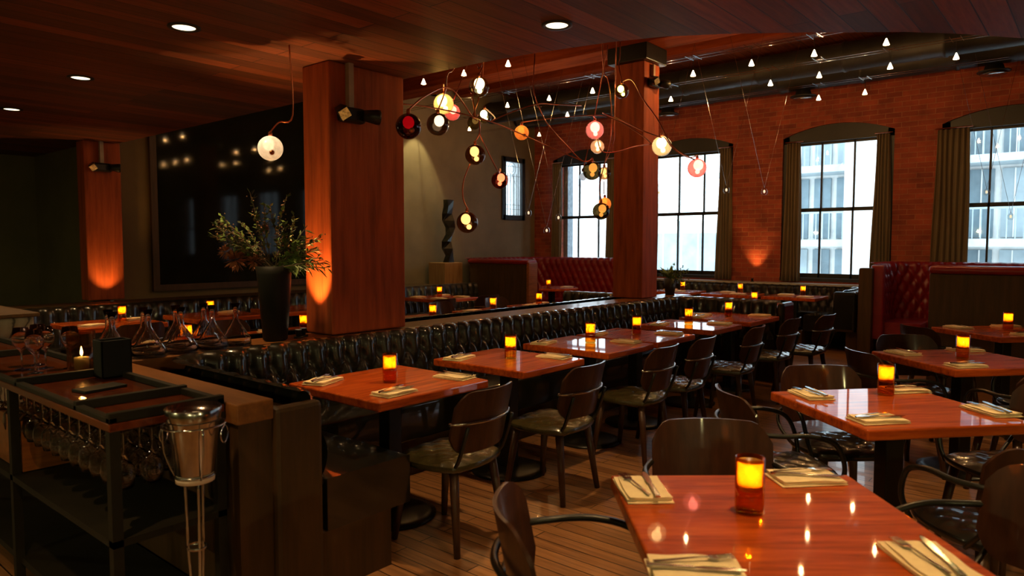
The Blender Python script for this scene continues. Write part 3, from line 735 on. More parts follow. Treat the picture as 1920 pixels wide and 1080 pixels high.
def back_mesh(mat, parent, z0=.50, z1=.81, w=.23, y0=-.235, curve=.075, lean=.07):
    def P(u, v, off):
        hw = w
        # rounded rectangle in (u,v)
        x = u * hw; zz = z0 + (z1 - z0) * (v + 1) / 2
        ax = abs(u)
        crn = 1 - max(0, (ax - .66) / .34) ** 2.4
        zmid = (z0 + z1) / 2 + .01; zz = zmid + (zz - zmid) * (.50 + .50 * crn)
        y = y0 + curve * (u * u) - lean * ((zz - z0) / (z1 - z0)) - off
        return (x, y, zz)
    n, m2 = 20, 10; F = []; Bk = []
    for j in range(m2 + 1):
        F.append([P(-1 + 2 * i / n, -1 + 2 * j / m2, 0) for i in range(n + 1)]); Bk.append([P(-1 + 2 * i / n, -1 + 2 * j / m2, .012) for i in range(n + 1)])
    mb = MB(); mb.grid(F); mb.grid(Bk)
    ring = lambda G: G[0] + [r[-1] for r in G[1:]] + G[-1][::-1][1:] + [r[0] for r in G[::-1][1:-1]]
    mb.grid([ring(F), ring(Bk)], close=True)
    return mb.build('backrest', mat, parent, True, bevel=0)
def chair_base(t, legmat):
    for sx in (-1, 1):
        for sy in (-1, 1):
            MB().tube([(sx * .155, sy * .15, .415), (sx * .20, sy * .205, 0)], (.025, .016), 10).build('leg', M[legmat], t, True)
    MB().box(-.17, .17, -.165, .165, .385, .412).build('seat_frame', M['leg'], t, bevel=.01)
ch = thing('side_chair', 'chair', 'chair')
seat_mesh(M['oleather'], ch); back_mesh(M['chairwood'], ch); chair_base(ch, 'leg')
for sx in (-1, 1):
    MB().tube([(sx * .17, -.13, .40), (sx * .185, -.20, .46), (sx * .185, -.262, .64)], .010, 8, smooth=4).build('back_strut', M['black'], ch, True)
MB().tube([(-.232, -.185, .655), (-.20, -.232, .655), (-.10, -.276, .655), (0, -.290, .655), (.10, -.276, .655), (.20, -.232, .655), (.232, -.185, .655)], .008, 8, smooth=3).build('back_rail', M['steel'], ch, True)
CH = Proto(ch)
ac = thing('armchair', 'armchair', 'chair')
seat_mesh(M['bleather'], ac); back_mesh(M['chairwood'], ac, y0=-.25, lean=.06); chair_base(ac, 'leg')
MB().tube([(.215, .16, .40), (.25, .17, .50), (.262, .12, .615), (.268, 0, .655), (.262, -.14, .655), (.19, -.262, .66), (0, -.318, .66), (-.19, -.262, .66), (-.262, -.14, .655), (-.268, 0, .655), (-.262, .12, .615), (-.25, .17, .50), (-.215, .16, .40)], .0115, 8, smooth=5).build('arm_tube', M['black'], ac, True)
MB().tube([(.20, -.12, .40), (.235, -.22, .48), (.20, -.275, .56), (0, -.30, .56), (-.20, -.275, .56), (-.235, -.22, .48), (-.20, -.12, .40)], .0095, 8, smooth=5).build('lower_tube', M['black'], ac, True)
AC = Proto(ac)
row = [(2.57, 2.50, 6, 'at the table closest to the ice bucket'), (3.45, 2.50, 4, 'at the second banquette table'),
 (4.42, 2.51, 3, 'at the third banquette table, the one with window glare'), (5.03, 2.50, 4, 'between the third and fourth banquette tables'), (5.97, 2.47, 5, 'at the fifth banquette table'), (6.90, 2.47, 0, 'at the last banquette table'), (7.50, 2.37, -3, 'at the end of the row by the banquette return')]
for x, y, a, l in row: CH.put((x - .03, y + (.05 if x < 7.2 else 0), 0), rad(a), ('wooden chair with olive seat ' + l), 'chairs along the long banquette')
for x, y, a, l in [(6.0, 5.92, 184, 'wood backed chair facing the middle ledge table, its back pale with window light'), (7.0, 5.92, 178, 'wood backed chair facing the ledge table near the square column'),
 (6.45, 6.80, 0, 'brown wooden chair with its back to the pillar at the sculpture wall bench'), (7.35, 6.82, -4, 'brown wooden chair at the aisle end of the sculpture wall bench table'),
 (3.25, 5.92, 180, 'wooden chair just beside the decanters, back turned to the mirror'), (2.65, 6.80, 5, 'dark wooden chair below the timber post table')]:
    CH.put((x, y, 0), rad(a), l, 'chairs in the back rows')
def face(x, y, tx, ty): return math.atan2(ty - y, tx - x) - PI / 2
for x, y, c, l in [
 (2.385, 1.01, 'F1', 'armchair behind the foreground table, its rounded back showing'), (1.61, 1.00, 'F1', 'armchair at the side of the foreground table, seen from the side'),
 (2.40, .24, 'F1', 'dark armchair at the right edge of the foreground table'),
 (3.41, 1.15, 'a', 'armchair with bent metal arms and pale shining seat'), (4.00, 1.06, 'F2', 'armchair behind the second diagonal table, tops of its back showing'),
 (3.22, .30, 'F2', 'dark armchair in front of the second diagonal table'), (4.12, .32, 'F2', 'dark armchair at the frame edge beside the second diagonal table'),
 (5.20, 1.02, 'F3', 'armchair at the third diagonal table nearest the aisle'), (5.88, 1.00, 'F3', 'armchair behind the third diagonal table'), (5.06, .32, 'F3', 'brown backed armchair in front of the third diagonal table'),
 (5.90, .28, 'F3', 'armchair at the frame edge side of the third diagonal table'),
 (7.05, 1.05, 'F4', 'armchair at the farthest diagonal table with its metal arm showing')]:
    if c == 'a': rz = rad(-48) - PI / 2
    else:
        tx, ty = {'F1': (1.905, .665), 'F2': (3.645, .745), 'F3': (5.5, .7), 'F4': (7.5, .66)}[c]; rz = face(x, y, tx, ty)
    AC.put((x, y, 0), rz, l, 'armchairs round the diagonal tables')

# ------------------------------------------------------------------ globe chandelier
GL_ = [('dark', 2.82, 3.158, 2.196, .075), ('smoke', 3.35, 3.459, 2.309, .075), ('amber', 3.737, 3.796, 2.544, .075), ('red', 4.782, 4.743, 2.743, .075), ('clear', 3.911, 3.601, 2.67, .075),
 ('clear', 4.593, 4.162, 2.615, .06), ('off', 4.532, 4.23, 2.56, .06), ('orange', 4.614, 3.767, 2.436, .06), ('brown', 3.87, 3.603, 2.17, .075), ('redbrown', 4.724, 4.104, 2.071, .075),
 ('brown', 3.618, 3.447, 1.661, .075), ('pink', 4.97, 3.277, 2.451, .075), ('clearo', 5.207, 3.405, 2.352, .06), ('olive', 5.167, 3.141, 2.782, .06), ('black', 4.799, 3.188, 2.099, .075),
 ('clearoff', 5.54, 3.781, 2.119, .075), ('brown', 5.671, 3.63, 2.174, .06), ('black', 5.284, 3.412, 1.799, .075), ('orange', 5.70, 3.64, 1.889, .06), ('gold', 4.889, 2.616, 2.253, .075),
 ('pink', 5.343, 2.542, 2.12, .075), ('opal', 2.394, 3.937, 2.092, .075)]
KIND = {  # shell tint, inner colour, inner strength
 'dark': ((.16, .03, .04), (.8, .01, .03), 2.5), 'smoke': ((.45, .36, .30), (1, .76, .45), 7), 'amber': ((1., .62, .20), (1, .80, .50), 16), 'red': ((1., .22, .18), (1, .55, .42), 14), 'clear': ((.86, .84, .52), (1, .86, .6), 8),
 'off': ((.55, .50, .30), (.5, .3, .1), .6), 'orange': ((1., .42, .10), (1, .5, .15), 2.4), 'brown': ((.50, .30, .16), (1, .66, .30), 7), 'redbrown': ((.60, .16, .10), (1, .48, .28), 7), 'pink': ((1., .30, .24), (1, .70, .6), 9),
 'clearo': ((.85, .62, .45), (1, .60, .32), 10), 'olive': ((.60, .62, .20), (1, .88, .45), 12), 'black': ((.16, .12, .06), (1, .50, .15), 7), 'clearoff': ((.88, .93, .97), (.8, .9, 1), .5), 'gold': ((.75, .56, .32), (1, .82, .52), 14), 'opal': ((1, .9, .75), (1, .80, .55), 1.3)}
DESC = ['almost black glass globe with a red heart, lowest beside the wide pillar', 'smoked globe with a cream core just below the bright amber one', 'bright amber glass globe, the biggest glow of the cluster', 'red glass globe tucked behind the amber one',
 'bright clear greenish globe at the top of the cluster', 'small clear globe with two warm cores at the rod junction', 'small unlit smoky globe beside the rod junction', 'small solid orange globe with a dark dimple', 'brown clear globe hanging under the junction above the lowest one',
 'dark red globe beside the leaded window', 'brown globe hanging lowest on a long cord before the sculpture', 'pink glass globe left of the square column', 'small clear globe with orange core under the pink one', 'small olive yellow globe in front of the square column',
 'black globe with a golden patch before the corner window', 'clear unlit globe behind the black one before the corner window', 'small amber brown globe squeezed beside the black one and the column', 'black amber globe hanging lowest before the corner window', 'flat orange globe behind the lowest black one',
 'golden cream globe right of the square column', 'bright pink red globe before the window beside the column', 'opal white globe with a dark dimple hanging alone by the flowers']
gm = {}
for k, (ti, ic, st) in KIND.items():
    gm[k] = ((glow_glass if k in ('amber', 'red', 'pink', 'gold', 'clearo') else thin_glass)('globe_glass_' + k, ti), emit('globe_core_' + k, ic, st))
gm['opal'] = (frosted('opal_glass', (1, .86, .68), .9), emit('globe_core_opal', (1, .8, .55), 6))
gm['orange'] = (frosted('orange_opal_glass', (1, .42, .12), .85), emit('globe_core_orange', (1, .5, .18), 7))
for i, (k, x, y, z, r) in enumerate(GL_):
    t = thing('glass_globe_pendant', DESC[i], 'pendant lamp', (x, y, z), group='blown glass globes of the chandelier')
    sm, im = gm[k]
    def sph(R, c=(0, 0, 0), sq=1.0, n=20, m_=14):
        return MB().lathe([(max(.0004, R * math.sin(PI * a / m_)), -R * sq * math.cos(PI * a / m_)) for a in range(m_ + 1)], n, Matrix.Translation(c), cap0=False, cap1=False)
    sph(r, n=28, m_=20).build('glass_shell', sm, t, True)
    tw = math.sin(i * 2.3) * .25
    sph(r * (.52 if k in ('amber', 'gold', 'clear', 'pink') else .45), (tw * r * .5, -tw * r * .4, r * .30), 1.1).build('core', im, t, True)
    if k in ('clear', 'brown', 'olive', 'amber', 'pink', 'clearo', 'black', 'redbrown', 'gold'):
        sph(r * .24, (-tw * r * .6, -.3 * r * .4, -r * .42)).build('core', im, t, True)
    if k in ('opal', 'orange', 'dark'):
        sph(r * .20, (-r * .35, -r * .78, -r * .42)).build('dimple', M['copper'], t, True)
    MB().lathe([(.012, r * .96), (.012, r + .018), (.006, r + .028)], 12).build('collar', M['copper'], t, True)
CAB = [
[(2.82, 3.158, 2.29), (2.987, 3.226, 2.391), (3.194, 3.3, 2.49), (3.303, 3.329, 2.526), (3.408, 3.36, 2.52), (3.518, 3.378, 2.458), (3.623, 3.403, 2.393), (3.72, 3.442, 2.381)],
[(2.984, 3.384, 2.378), (3.215, 3.423, 2.401), (3.492, 3.403, 2.397), (3.781, 3.369, 2.374), (4.145, 3.4, 2.338), (4.524, 3.41, 2.28), (4.687, 3.205, 2.167)],
[(3.781, 3.369, 2.374), (3.958, 3.321, 2.461), (4.16, 3.245, 2.538), (4.403, 3.269, 2.574), (4.702, 3.228, 2.605)],
[(3.911, 3.60, 2.76), (3.784, 3.542, 2.595), (3.71, 3.463, 2.479), (3.721, 3.443, 2.404), (3.781, 3.369, 2.374)],
[(4.60, 3.76, 2.52), (4.507, 3.451, 2.496), (4.587, 3.199, 2.503), (4.635, 2.985, 2.489), (4.549, 2.767, 2.401), (4.378, 2.491, 2.257), (4.281, 2.366, 2.18)],
[(4.808, 3.096, 2.546), (4.725, 2.874, 2.452), (4.469, 2.543, 2.31), (4.324, 2.318, 2.223)],
[(5.197, 3.399, 2.43), (4.96, 3.202, 2.273), (4.862, 3.003, 2.238), (4.604, 2.685, 2.225), (4.281, 2.366, 2.18)],
[(5.17, 3.14, 2.86), (4.969, 2.928, 2.808), (4.748, 2.705, 2.598), (4.629, 2.518, 2.414), (4.602, 2.374, 2.197), (4.697, 2.252, 2.103)],
[(3.809, 3.60, 2.095), (3.71, 3.57, 1.961), (3.666, 3.534, 1.842), (3.618, 3.447, 1.76)],
[(3.73, 3.43, 2.385), (3.8, 3.495, 2.307), (3.87, 3.60, 2.27)], [(3.8, 3.495, 2.307), (3.984, 3.578, 2.199), (4.18, 3.643, 2.068), (4.72, 4.10, 2.17)],
[(4.16, 3.245, 2.538), (4.277, 3.249, 2.418), (4.524, 3.254, 2.287), (4.687, 3.205, 2.167), (4.79, 3.18, 2.19)],
[(5.284, 3.41, 1.90), (5.105, 3.314, 1.997), (5.062, 3.23, 2.211), (5.017, 3.147, 2.418), (5.027, 3.155, 2.636), (5.02, 3.184, 2.855), (5.088, 3.282, 3.1), (5.1, 3.3, ZC)],
[(5.67, 3.63, 1.98), (5.67, 3.63, 2.10)], [(5.67, 3.63, 2.26), (5.3, 3.3, 2.404), (5.223, 3.242, 2.72), (5.2, 3.2, ZC)],
[(5.17, 3.14, 2.87), (5.17, 3.176, 3.011), (5.188, 3.173, 3.211), (5.2, 3.2, ZC)], [(3.303, 3.329, 2.526), (3.455, 3.472, 2.657), (3.70, 3.614, 2.95), (3.8, 3.7, ZC)],
[(4.16, 3.245, 2.538), (4.305, 3.4, 2.72), (4.487, 3.528, 3.061), (4.5, 3.5, ZC)], [(4.89, 2.616, 2.35), (4.417, 2.278, 2.158), (4.666, 2.29, 2.122), (5.343, 2.542, 2.22)],
[(4.97, 3.277, 2.55), (4.588, 3.041, 2.489)], [(2.394, 3.937, 2.19), (2.432, 3.90, 2.25), (2.504, 3.86, 2.30), (2.45, 3.80, ZL)], [(3.737, 3.796, 2.64), (3.45, 3.5, 2.60), (3.303, 3.329, 2.53)],
[(3.35, 3.459, 2.40), (3.36, 3.42, 2.48), (3.303, 3.329, 2.526)], [(3.911, 3.60, 2.76), (3.989, 3.634, 2.858), (4.037, 3.744, 2.985), (4.1, 3.8, ZC)], [(5.54, 3.78, 2.21), (5.4, 3.6, 2.5), (5.2, 3.3, 3.2)],
[(4.593, 4.162, 2.69), (4.2, 3.7, 2.5), (3.781, 3.369, 2.374)], [(4.53, 4.23, 2.64), (4.4, 4.0, 3.0), (4.1, 3.8, ZC - .3)], [(4.78, 4.74, 2.83), (4.6, 4.3, 3.2), (4.5, 3.55, ZC - .3)]]
chn = thing('chandelier_frame', 'tangle of bent copper rods and cords carrying the glass globes', 'chandelier', (0, 0, 0))
for c in CAB: MB().tube(c, .0048, 6, smooth=5).build('copper_cord', M['copper'], chn, True)

# clear drop bulbs on V wires
BU = [((6.78, 5.425, 1.897), (6.718, 5.56, 2.548), (6.991, 5.392, 2.56)), ((6.913, 5.247, 1.682), (6.85, 5.382, 2.333), (7.125, 5.212, 2.343)), ((7.012, 5.143, 1.839), (6.95, 5.278, 2.49), (7.225, 5.107, 2.501)),
 ((7.819, 4.211, 2.144), (7.756, 4.346, 2.795), (8.041, 4.164, 2.81)), ((8.348, 3.583, 2.177), (8.286, 3.718, 2.828), (8.577, 3.528, 2.843)), ((8.645, 3.227, 2.157), (8.583, 3.362, 2.808), (8.877, 3.169, 2.824)),
 ((10.393, 1.144, 2.151), (10.331, 1.279, 2.802), (10.645, 1.061, 2.817)), ((10.568, .907, 1.852), (10.505, 1.042, 2.503), (10.822, .822, 2.514))]
BD = ['hanging before the grey wall edge', 'hanging lowest before the brick by the corner window', 'hanging at the corner window frame', 'half hidden behind the square column', 'in front of the curtain left of the brick pier', 'in front of the brick pier between two windows', 'before the window above the red booth, upper one', 'before the window above the red booth, lower one']
core = emit('drop_bulb_core', (1, .75, .5), 1.2)
for i, (p, a, b) in enumerate(BU):
    t = thing('crystal_drop_bulb', 'tiny clear glass drop bulb ' + BD[i], 'pendant lamp', p, group='small clear bulbs on thin V wires')
    MB().lathe([(.001, -.045), (.024, -.038), (.037, -.015), (.036, .01), (.022, .033), (.006, .045)], 14, cap0=False).build('glass_drop', M['clearglass'], t, True)
    MB().lathe([(.001, -.02), (.012, -.012), (.012, .01), (.001, .02)], 10).build('core', core, t, True)
    for e in (a, b):
        v = Vector(e) - Vector(p); v = v * ((ZC - p[2]) / v.z)
        MB().tube([(0, 0, .04), tuple(v)], .0022, 5).build('wire', M['steel'], t)

# ------------------------------------------------------------------ hanging spots and cable tracks
sp = thing('cable_spot', 'spot', 'spotlight')
MB().lathe([(.003, .036), (.006, .030), (.027, -.022), (.027, -.026)], 16, cap1=False).build('shade', emit('spot_frosted_cone', (1, .74, .42), 22), sp, True)
MB().tube([(0, 0, .05), (0, 0, .17)], .003, 6).build('stem', M['black'], sp)
MB().box(-.11, .11, -.05, -.044, .17, .176).box(-.11, .11, .044, .05, .17, .176).box(-.003, .003, -.05, .05, .17, .176).build('track_clip', M['steel'], sp)
light('spot_light', 'POINT', (0, 0, -.046), 8.5, (1, .50, .16), sp, .010)
SPP = Proto(sp)
SXY = [(5.74, 6.16), (5.74, 5.51), (5.74, 4.87), (7.41, 6.3), (7.41, 5.59), (7.40, 4.915), (7.39, 3.58), (7.36, 2.91), (7.39, 2.29), (7.42, 1.65), (8.50, 8.04), (8.50, 6.08), (8.47, 4.41), (8.40, 3.09), (8.36, 2.53), (8.43, 1.83), (8.43, 1.23), (9.70, 7.53), (9.65, 5.27), (9.63, 2.915), (9.65, 2.37)]
RN = {5: 'globe side track', 7: 'track by the big beam', 8: 'middle track', 9: 'track closest to the windows'}
cnt = {}
ORD = ['first', 'second', 'third', 'fourth', 'fifth', 'sixth', 'seventh']
for x, y in SXY:
    k = int(x); cnt[k] = cnt.get(k, 0) + 1
    SPP.put((x, y, 3.4), 0, 'small lit cone spot on the %s, %s from the grey wall' % (RN[k], ORD[cnt[k] - 1]), 'cone spots on the cable tracks')
for x, l in ((5.74, 'globe side'), (7.40, 'big beam'), (8.45, 'middle'), (9.65, 'window side')):
    t = thing('cable_track', 'pair of thin taut lighting cables, %s track' % l, 'cable track', (x, 0, 3.574))
    for s in (-.05, .05): MB().tube([(s, .3 if x < 9 else .9, 0), (s, 9.15, 0)], .003, 6).build('cable', M['steel'], t)
# recessed downlights
dl = thing('recessed_downlight', 'd', 'downlight')
MB().lathe([(.085, 0), (.085, -.008), (.062, -.008), (.060, 0)], 28, cap0=False, cap1=False).build('trim_ring', M['duct'], dl, True)
MB().lathe([(.0005, -.003), (.060, -.003)], 24, cap0=False, cap1=False).build('lens', emit('downlight_lens', (1, .80, .50), 3.5), dl, True)
light('downlight_beam', 'SPOT', (0, 0, -.03), 105, (1, .62, .27), dl, .05, (0, 0, 0), 95, .8)
DP = Proto(dl)
for x, y, l in [(1.878, 3.93, 'recessed downlight over the waiter station, first of its row'), (1.952, 5.668, 'recessed downlight second in the dark ceiling row'), (1.999, 7.428, 'recessed downlight farthest in the dark ceiling row'),
 (3.165, 2.337, 'recessed downlight above the long banquette tables'), (1.9, .55, 'recessed downlight above the foreground table'), (3.9, .35, 'recessed downlight above the second diagonal table'), (5.7, -.9, 'recessed downlight out of view'), (0.2, 2.2, 'recessed downlight behind the camera')]:
    DP.put((x, y, ZL - .001), 0, l, 'recessed downlights in the low ceiling')

# twin head fixtures
def twin(loc, rz, label, zrod):
    t = thing('twin_head_spotlight', label, 'spotlight', loc, rz, group='black twin head spotlights on the pillars')
    MB().box(-.10, .10, -.07, .0, -.05, .05).build('housing', M['black'], t, bevel=.02)
    MB().box(-.02, .02, -.04, -.0, .05, zrod).build('bracket', plain('tan_bracket', (.3, .2, .12), .5), t)
    for sx in (-1, 1):
        T = Matrix.Translation((sx * .12, -.10, .0)) @ Matrix.Rotation(rad(115 if sx < 0 else 95), 4, 'X') @ Matrix.Rotation(rad(-15 if sx < 0 else 70), 4, 'Y')
        h = MB().lathe([(.035, -.06), (.050, .03), (.050, .05)], 4 if sx < 0 else 20, T).build('lamp_head', M['black'], t, True)
        MB().lathe([(.046, .051), (.0005, .052)], 4 if sx < 0 else 20, T, cap0=False, cap1=False).build('lens', plain('ribbed_lens', (.6, .5, .28), .2, .3, var=.6, ns=60), h, True)
        MB().tube([(sx * .08, -.04, 0), (sx * .13, -.07, 0)], .012, 8).build('joint', M['black'], t)
twin((2.95, 3.90, 2.36), 0, 'black twin head spotlight high on the wide pillar', .37)
twin((7.12, 3.95, 3.30), 0, 'black twin head spotlight near the top of the square column', .2)
twin((3.27, GY - .23, 2.40), 0, 'black twin head spotlight on the far timber post', .3)

# uplights
def uplight(loc, rz, tilt, pw, label, col=(1, .50, .14), spot=70):
    t = thing('uplight', label, 'uplight', loc, rz, group='small uplights grazing the posts')
    MB().lathe([(.03, 0), (.03, .01), (.008, .012)], 14).build('base', M['black'], t, True)
    MB().lathe([(.014, .012), (.022, .05), (.022, .055)], 14, cap1=False).build('lamp_head', M['black'], t, True)
    MB().lathe([(.0005, .05), (.020, .05)], 12, cap0=False, cap1=False).build('lens', emit('uplight_lens', (1, .7, .4), 12), t, True)
    light('uplight_beam', 'SPOT', (0, 0, .06), pw, col, t, .012, (tilt[0], tilt[1], 0), spot, .9)
uplight((2.67, 4.04, .90), 0, (PI, rad(9)), 110, 'tiny uplight on the ledge at the foot of the wide pillar', spot=66)
uplight((2.60, 3.99, .90), 0, (PI - rad(6), rad(-9)), 34, 'second tiny uplight on the ledge, aimed up through the olive branches', (1, .74, .36), 46)
uplight((3.29, GY - .37, .80), 0, (PI - rad(9), 0), 26, 'tiny uplight at the foot of the far timber post', spot=85)
uplight((11.52, 4.47, .90), 0, (PI, rad(14)), 26, 'tiny uplight on the sill below the brick pier', spot=65)
# wall washers
for x, l in ((8.35, 'ceiling wall washer left over the grey wall'), (10.25, 'ceiling wall washer over the sculpture')):
    t = thing('wall_washer', l, 'spotlight', (x, 8.72, 4.05), group='wall washers over the grey wall')
    MB().lathe([(.03, .10), (.045, .06), (.05, -.05)], 16, cap1=False).build('can', M['black'], t, True)
    MB().tube([(0, 0, .1), (0, 0, .39)], .01, 6).build('stem', M['black'], t)
    light('washer_beam', 'SPOT', (0, 0, -.055), 130, (.95, .80, .36), t, .02, (rad(12), 0, 0), 50, .3)

# ------------------------------------------------------------------ curtains
def curtain(y0, y1, z0, z1, label, flare=1.25, waves=5):
    rows = []; n = 50; c = (y0 + y1) / 2; h = (y1 - y0) / 2
    for i in range(14):
        f = i / 13; z = z1 + (z0 - z1) * f; w = h * (1 + (flare - 1) * f); r = []
        for j in range(n + 1):
            u = -1 + 2 * j / n
            r.append((WX - .035 - .028 * math.sin(u * PI * waves + .6 * math.sin(f * 3)) - .01 * f, c + u * w + .008 * math.sin(f * 5 + u * 4), z))
        rows.append(r)
    mb = MB(); mb.grid(rows)
    t = thing('curtain', label, 'curtain', group='tan curtains at the brick wall windows')
    o = mb.build('cloth', M['curtain'], t, True); s = o.modifiers.new('solid', 'SOLIDIFY'); s.thickness = .004
    MB().tube([(WX - .03, y0 - .03, z1 + .02), (WX - .03, y1 + .03, z1 + .02)], .008, 8).build('rod', M['copper'], t)
curtain(3.78, 4.0, .92, 3.13, 'tan curtain at the column side of the middle window', 1.35)
curtain(2.50, 2.68, .92, 3.15, 'tan curtain on the booth side of the middle window', 1.55)
curtain(4.93, 5.13, .92, 3.15, 'tan curtain left of the brick pier with the glow', 1.5)
curtain(6.32, 6.52, .92, 3.15, 'tan curtain mostly hidden behind the square column', 1.2)
curtain(8.50, 8.70, .92, 3.15, 'tan curtain at the corner side of the corner window', 1.2)
curtain(7.14, 7.40, .92, 3.15, 'tan curtain at the column side of the corner window', 1.1)
curtain(1.50, 1.90, .92, 3.13, 'wide shadowed curtain at the window above the red booth', 1.15, 6)

# ------------------------------------------------------------------ sculpture, plants
t = thing('wooden_pedestal', 'pale wooden box pedestal under the dark sculpture', 'pedestal', (8.84, 8.78, 0))
MB().box(-.29, .15, -.1, .3, 0, 1.2).build('box', M['pale'], t, bevel=.006)
scp = thing('abstract_sculpture', 'dark twisted abstract sculpture on the pale pedestal', 'sculpture', (8.84, 8.88, 1.2))
mb = MB(); rings = []
for k, (dx, w, d, a) in enumerate([(0, .09, .07, 0), (.02, .07, .05, 20), (-.03, .10, .06, -25), (-.05, .07, .06, 10), (.02, .11, .05, 35), (.05, .08, .06, -10), (.0, .12, .06, -30), (-.03, .08, .06, 5), (.0, .10, .05, 15), (.01, .10, .05, 0)]):
    z = k * .122; ca, sa = math.cos(rad(a)), math.sin(rad(a)); w *= .8
    rings.append([(dx + ca * x - sa * y, sa * x + ca * y, z) for x, y in ((-w, -d), (w, -d), (w, d), (-w, d))])
mb.grid(rings, close=True); mb.add(rings[0], [(0, 1, 2, 3)]); mb.add(rings[-1], [(3, 2, 1, 0)])
mb.build('figure', M['black'], scp)
def leafquad(mb, p, d, L, Wd, droop=.3):
    d = d.normalized(); side = d.cross(Vector((0, 0, 1)));
    side = side.normalized() if side.length > .01 else Vector((1, 0, 0)); side = (side + Vector((0, 0, random.uniform(-.6, .6)))).normalized()
    a = p; b = p + d * L * .5 + Vector((0, 0, -droop * L * .15)); c = p + d * L + Vector((0, 0, -droop * L * .5)); n = side * Wd
    mb.add([a, b - n, b + n, c], [(0, 1, 3), (0, 3, 2)])
# vase with flowers
vz = thing('vase', 'tall dark tapered vase standing on the banquette ledge', 'vase', (2.44, 4.0, .90))
MB().lathe([(.0005, 0), (.060, 0), (.075, .01), (.105, .42), (.112, .47), (.106, .47), (.098, .42), (.066, .02)], 28, cap0=False, cap1=False).build('body', M['matteblack'], vz, True)
fl = thing('flower_arrangement', 'large dried flower arrangement with olive branches in the dark vase', 'flowers', (2.44, 4.0, 1.35))
st = MB(); lf = MB(); lfd = MB(); bl = MB(); be = MB()
random.seed(11)
RT_ = Vector((.643, -.766, 0)); LT = -RT_
def stem(d, L, n=7):
    p = Vector((random.uniform(-.05, .05), random.uniform(-.05, .05), 0)); pts = [p.copy()]; d = d.normalized()
    for i in range(n):
        d = (d + Vector((random.uniform(-.12, .12), random.uniform(-.12, .12), random.uniform(-.08, .05)))).normalized(); p = p + d * L / n; pts.append(p.copy())
    st.tube(pts, .0025, 5); return pts
for i in range(16):   # leafy olive branches towards the pillar
    d = RT_ * random.uniform(.4, 1.1) + Vector((random.uniform(-.2, .2), random.uniform(-.2, .2), random.uniform(.0, .9)))
    pts = stem(d, random.uniform(.20, .36))
    for a, b in zip(pts[1:-1], pts[2:]):
        for k in range(3): leafquad(lf, a + (b - a) * random.random(), (b - a).normalized() + Vector([random.uniform(-.9, .9) for _ in range(3)]), random.uniform(.05, .085), .007, .8)
for i in range(20):
    d = LT * random.uniform(-.3, 1.2) + Vector((random.uniform(-.4, .4), random.uniform(-.4, .4), random.uniform(.3, 1.4)))
    pts = stem(d, random.uniform(.30, .50))
    for a, b in zip(pts[2:-1], pts[3:]):
        for k in range(5):
            leafquad(lfd if k % 2 else lf, a + (b - a) * random.random(), (b - a).normalized() + Vector([random.uniform(-.9, .9) for _ in range(3)]), random.uniform(.03, .06), .012)
        for k in range(5):
            c = a + (b - a) * random.random() + Vector([random.uniform(-.02, .02) for _ in range(3)]); be.lathe([(.0005, -.005), (.0055, 0), (.0005, .005)], 6, Matrix.Translation(c), cap0=False, cap1=False)
for c, R in (((LT * .24 + Vector((0, 0, .06))), .075), ((LT * .12 + Vector((0, 0, .05))), .06), ((LT * .30 + Vector((0, 0, .11))), .05), ((LT * .05 + Vector((0, 0, .26))), .03)):
    for k in range(90):
        d = Vector([random.gauss(0, 1) for _ in range(3)]).normalized(); leafquad(bl, c + d * R * .25, d, R * .85, R * .16, .1)
for k in range(9):
    c = RT_ * random.uniform(.06, .16) + Vector((0, 0, random.uniform(.02, .2)))
    for q_ in range(12): leafquad(lf, c, Vector([random.gauss(0, 1) for _ in range(3)]), .05, .016)
st.build('stems', M['twig'], fl); lf.build('leaves', M['leaf'], fl); lfd.build('dark_leaves', M['leafd'], fl); bl.build('blossoms', M['bloom'], fl); be.build('berries', M['berry'], fl)['kind'] = 'stuff'
# plant by the column
pp = thing('potted_plant', 'leafy plant in a black vase on the ledge end behind the square column', 'plant', (7.78, 4.03, .90))
MB().lathe([(.0005, 0), (.055, 0), (.075, .2), (.07, .2), (.05, .01)], 20, cap0=False, cap1=False).build('pot', M['blackframe'], pp, True)
st = MB(); lf = MB()
for i in range(22):
    d = RT_ * random.uniform(-.3, 1.3) + Vector((random.uniform(-.4, .4), random.uniform(-.4, .4), random.uniform(.1, 1.1)))
    p = Vector((0, 0, .18)); d.normalize(); L = random.uniform(.15, .32); pts = [p + d * L * k / 5 + Vector((0, 0, -.02 * k * k / 5)) for k in range(6)]; st.tube(pts, .0018, 5)
    for a in pts[1:]:
        for k in range(5): leafquad(lf, a, Vector([random.gauss(0, 1) for _ in range(3)]), random.uniform(.018, .04), .008)
for i in range(10):
    leafquad(lf, Vector((0, 0, .2)), Vector((random.gauss(0, .5), random.gauss(0, .5), 1)), random.uniform(.12, .24), .03)
st.build('stems', M['twig'], pp); lf.build('leaves', M['leaf'], pp)

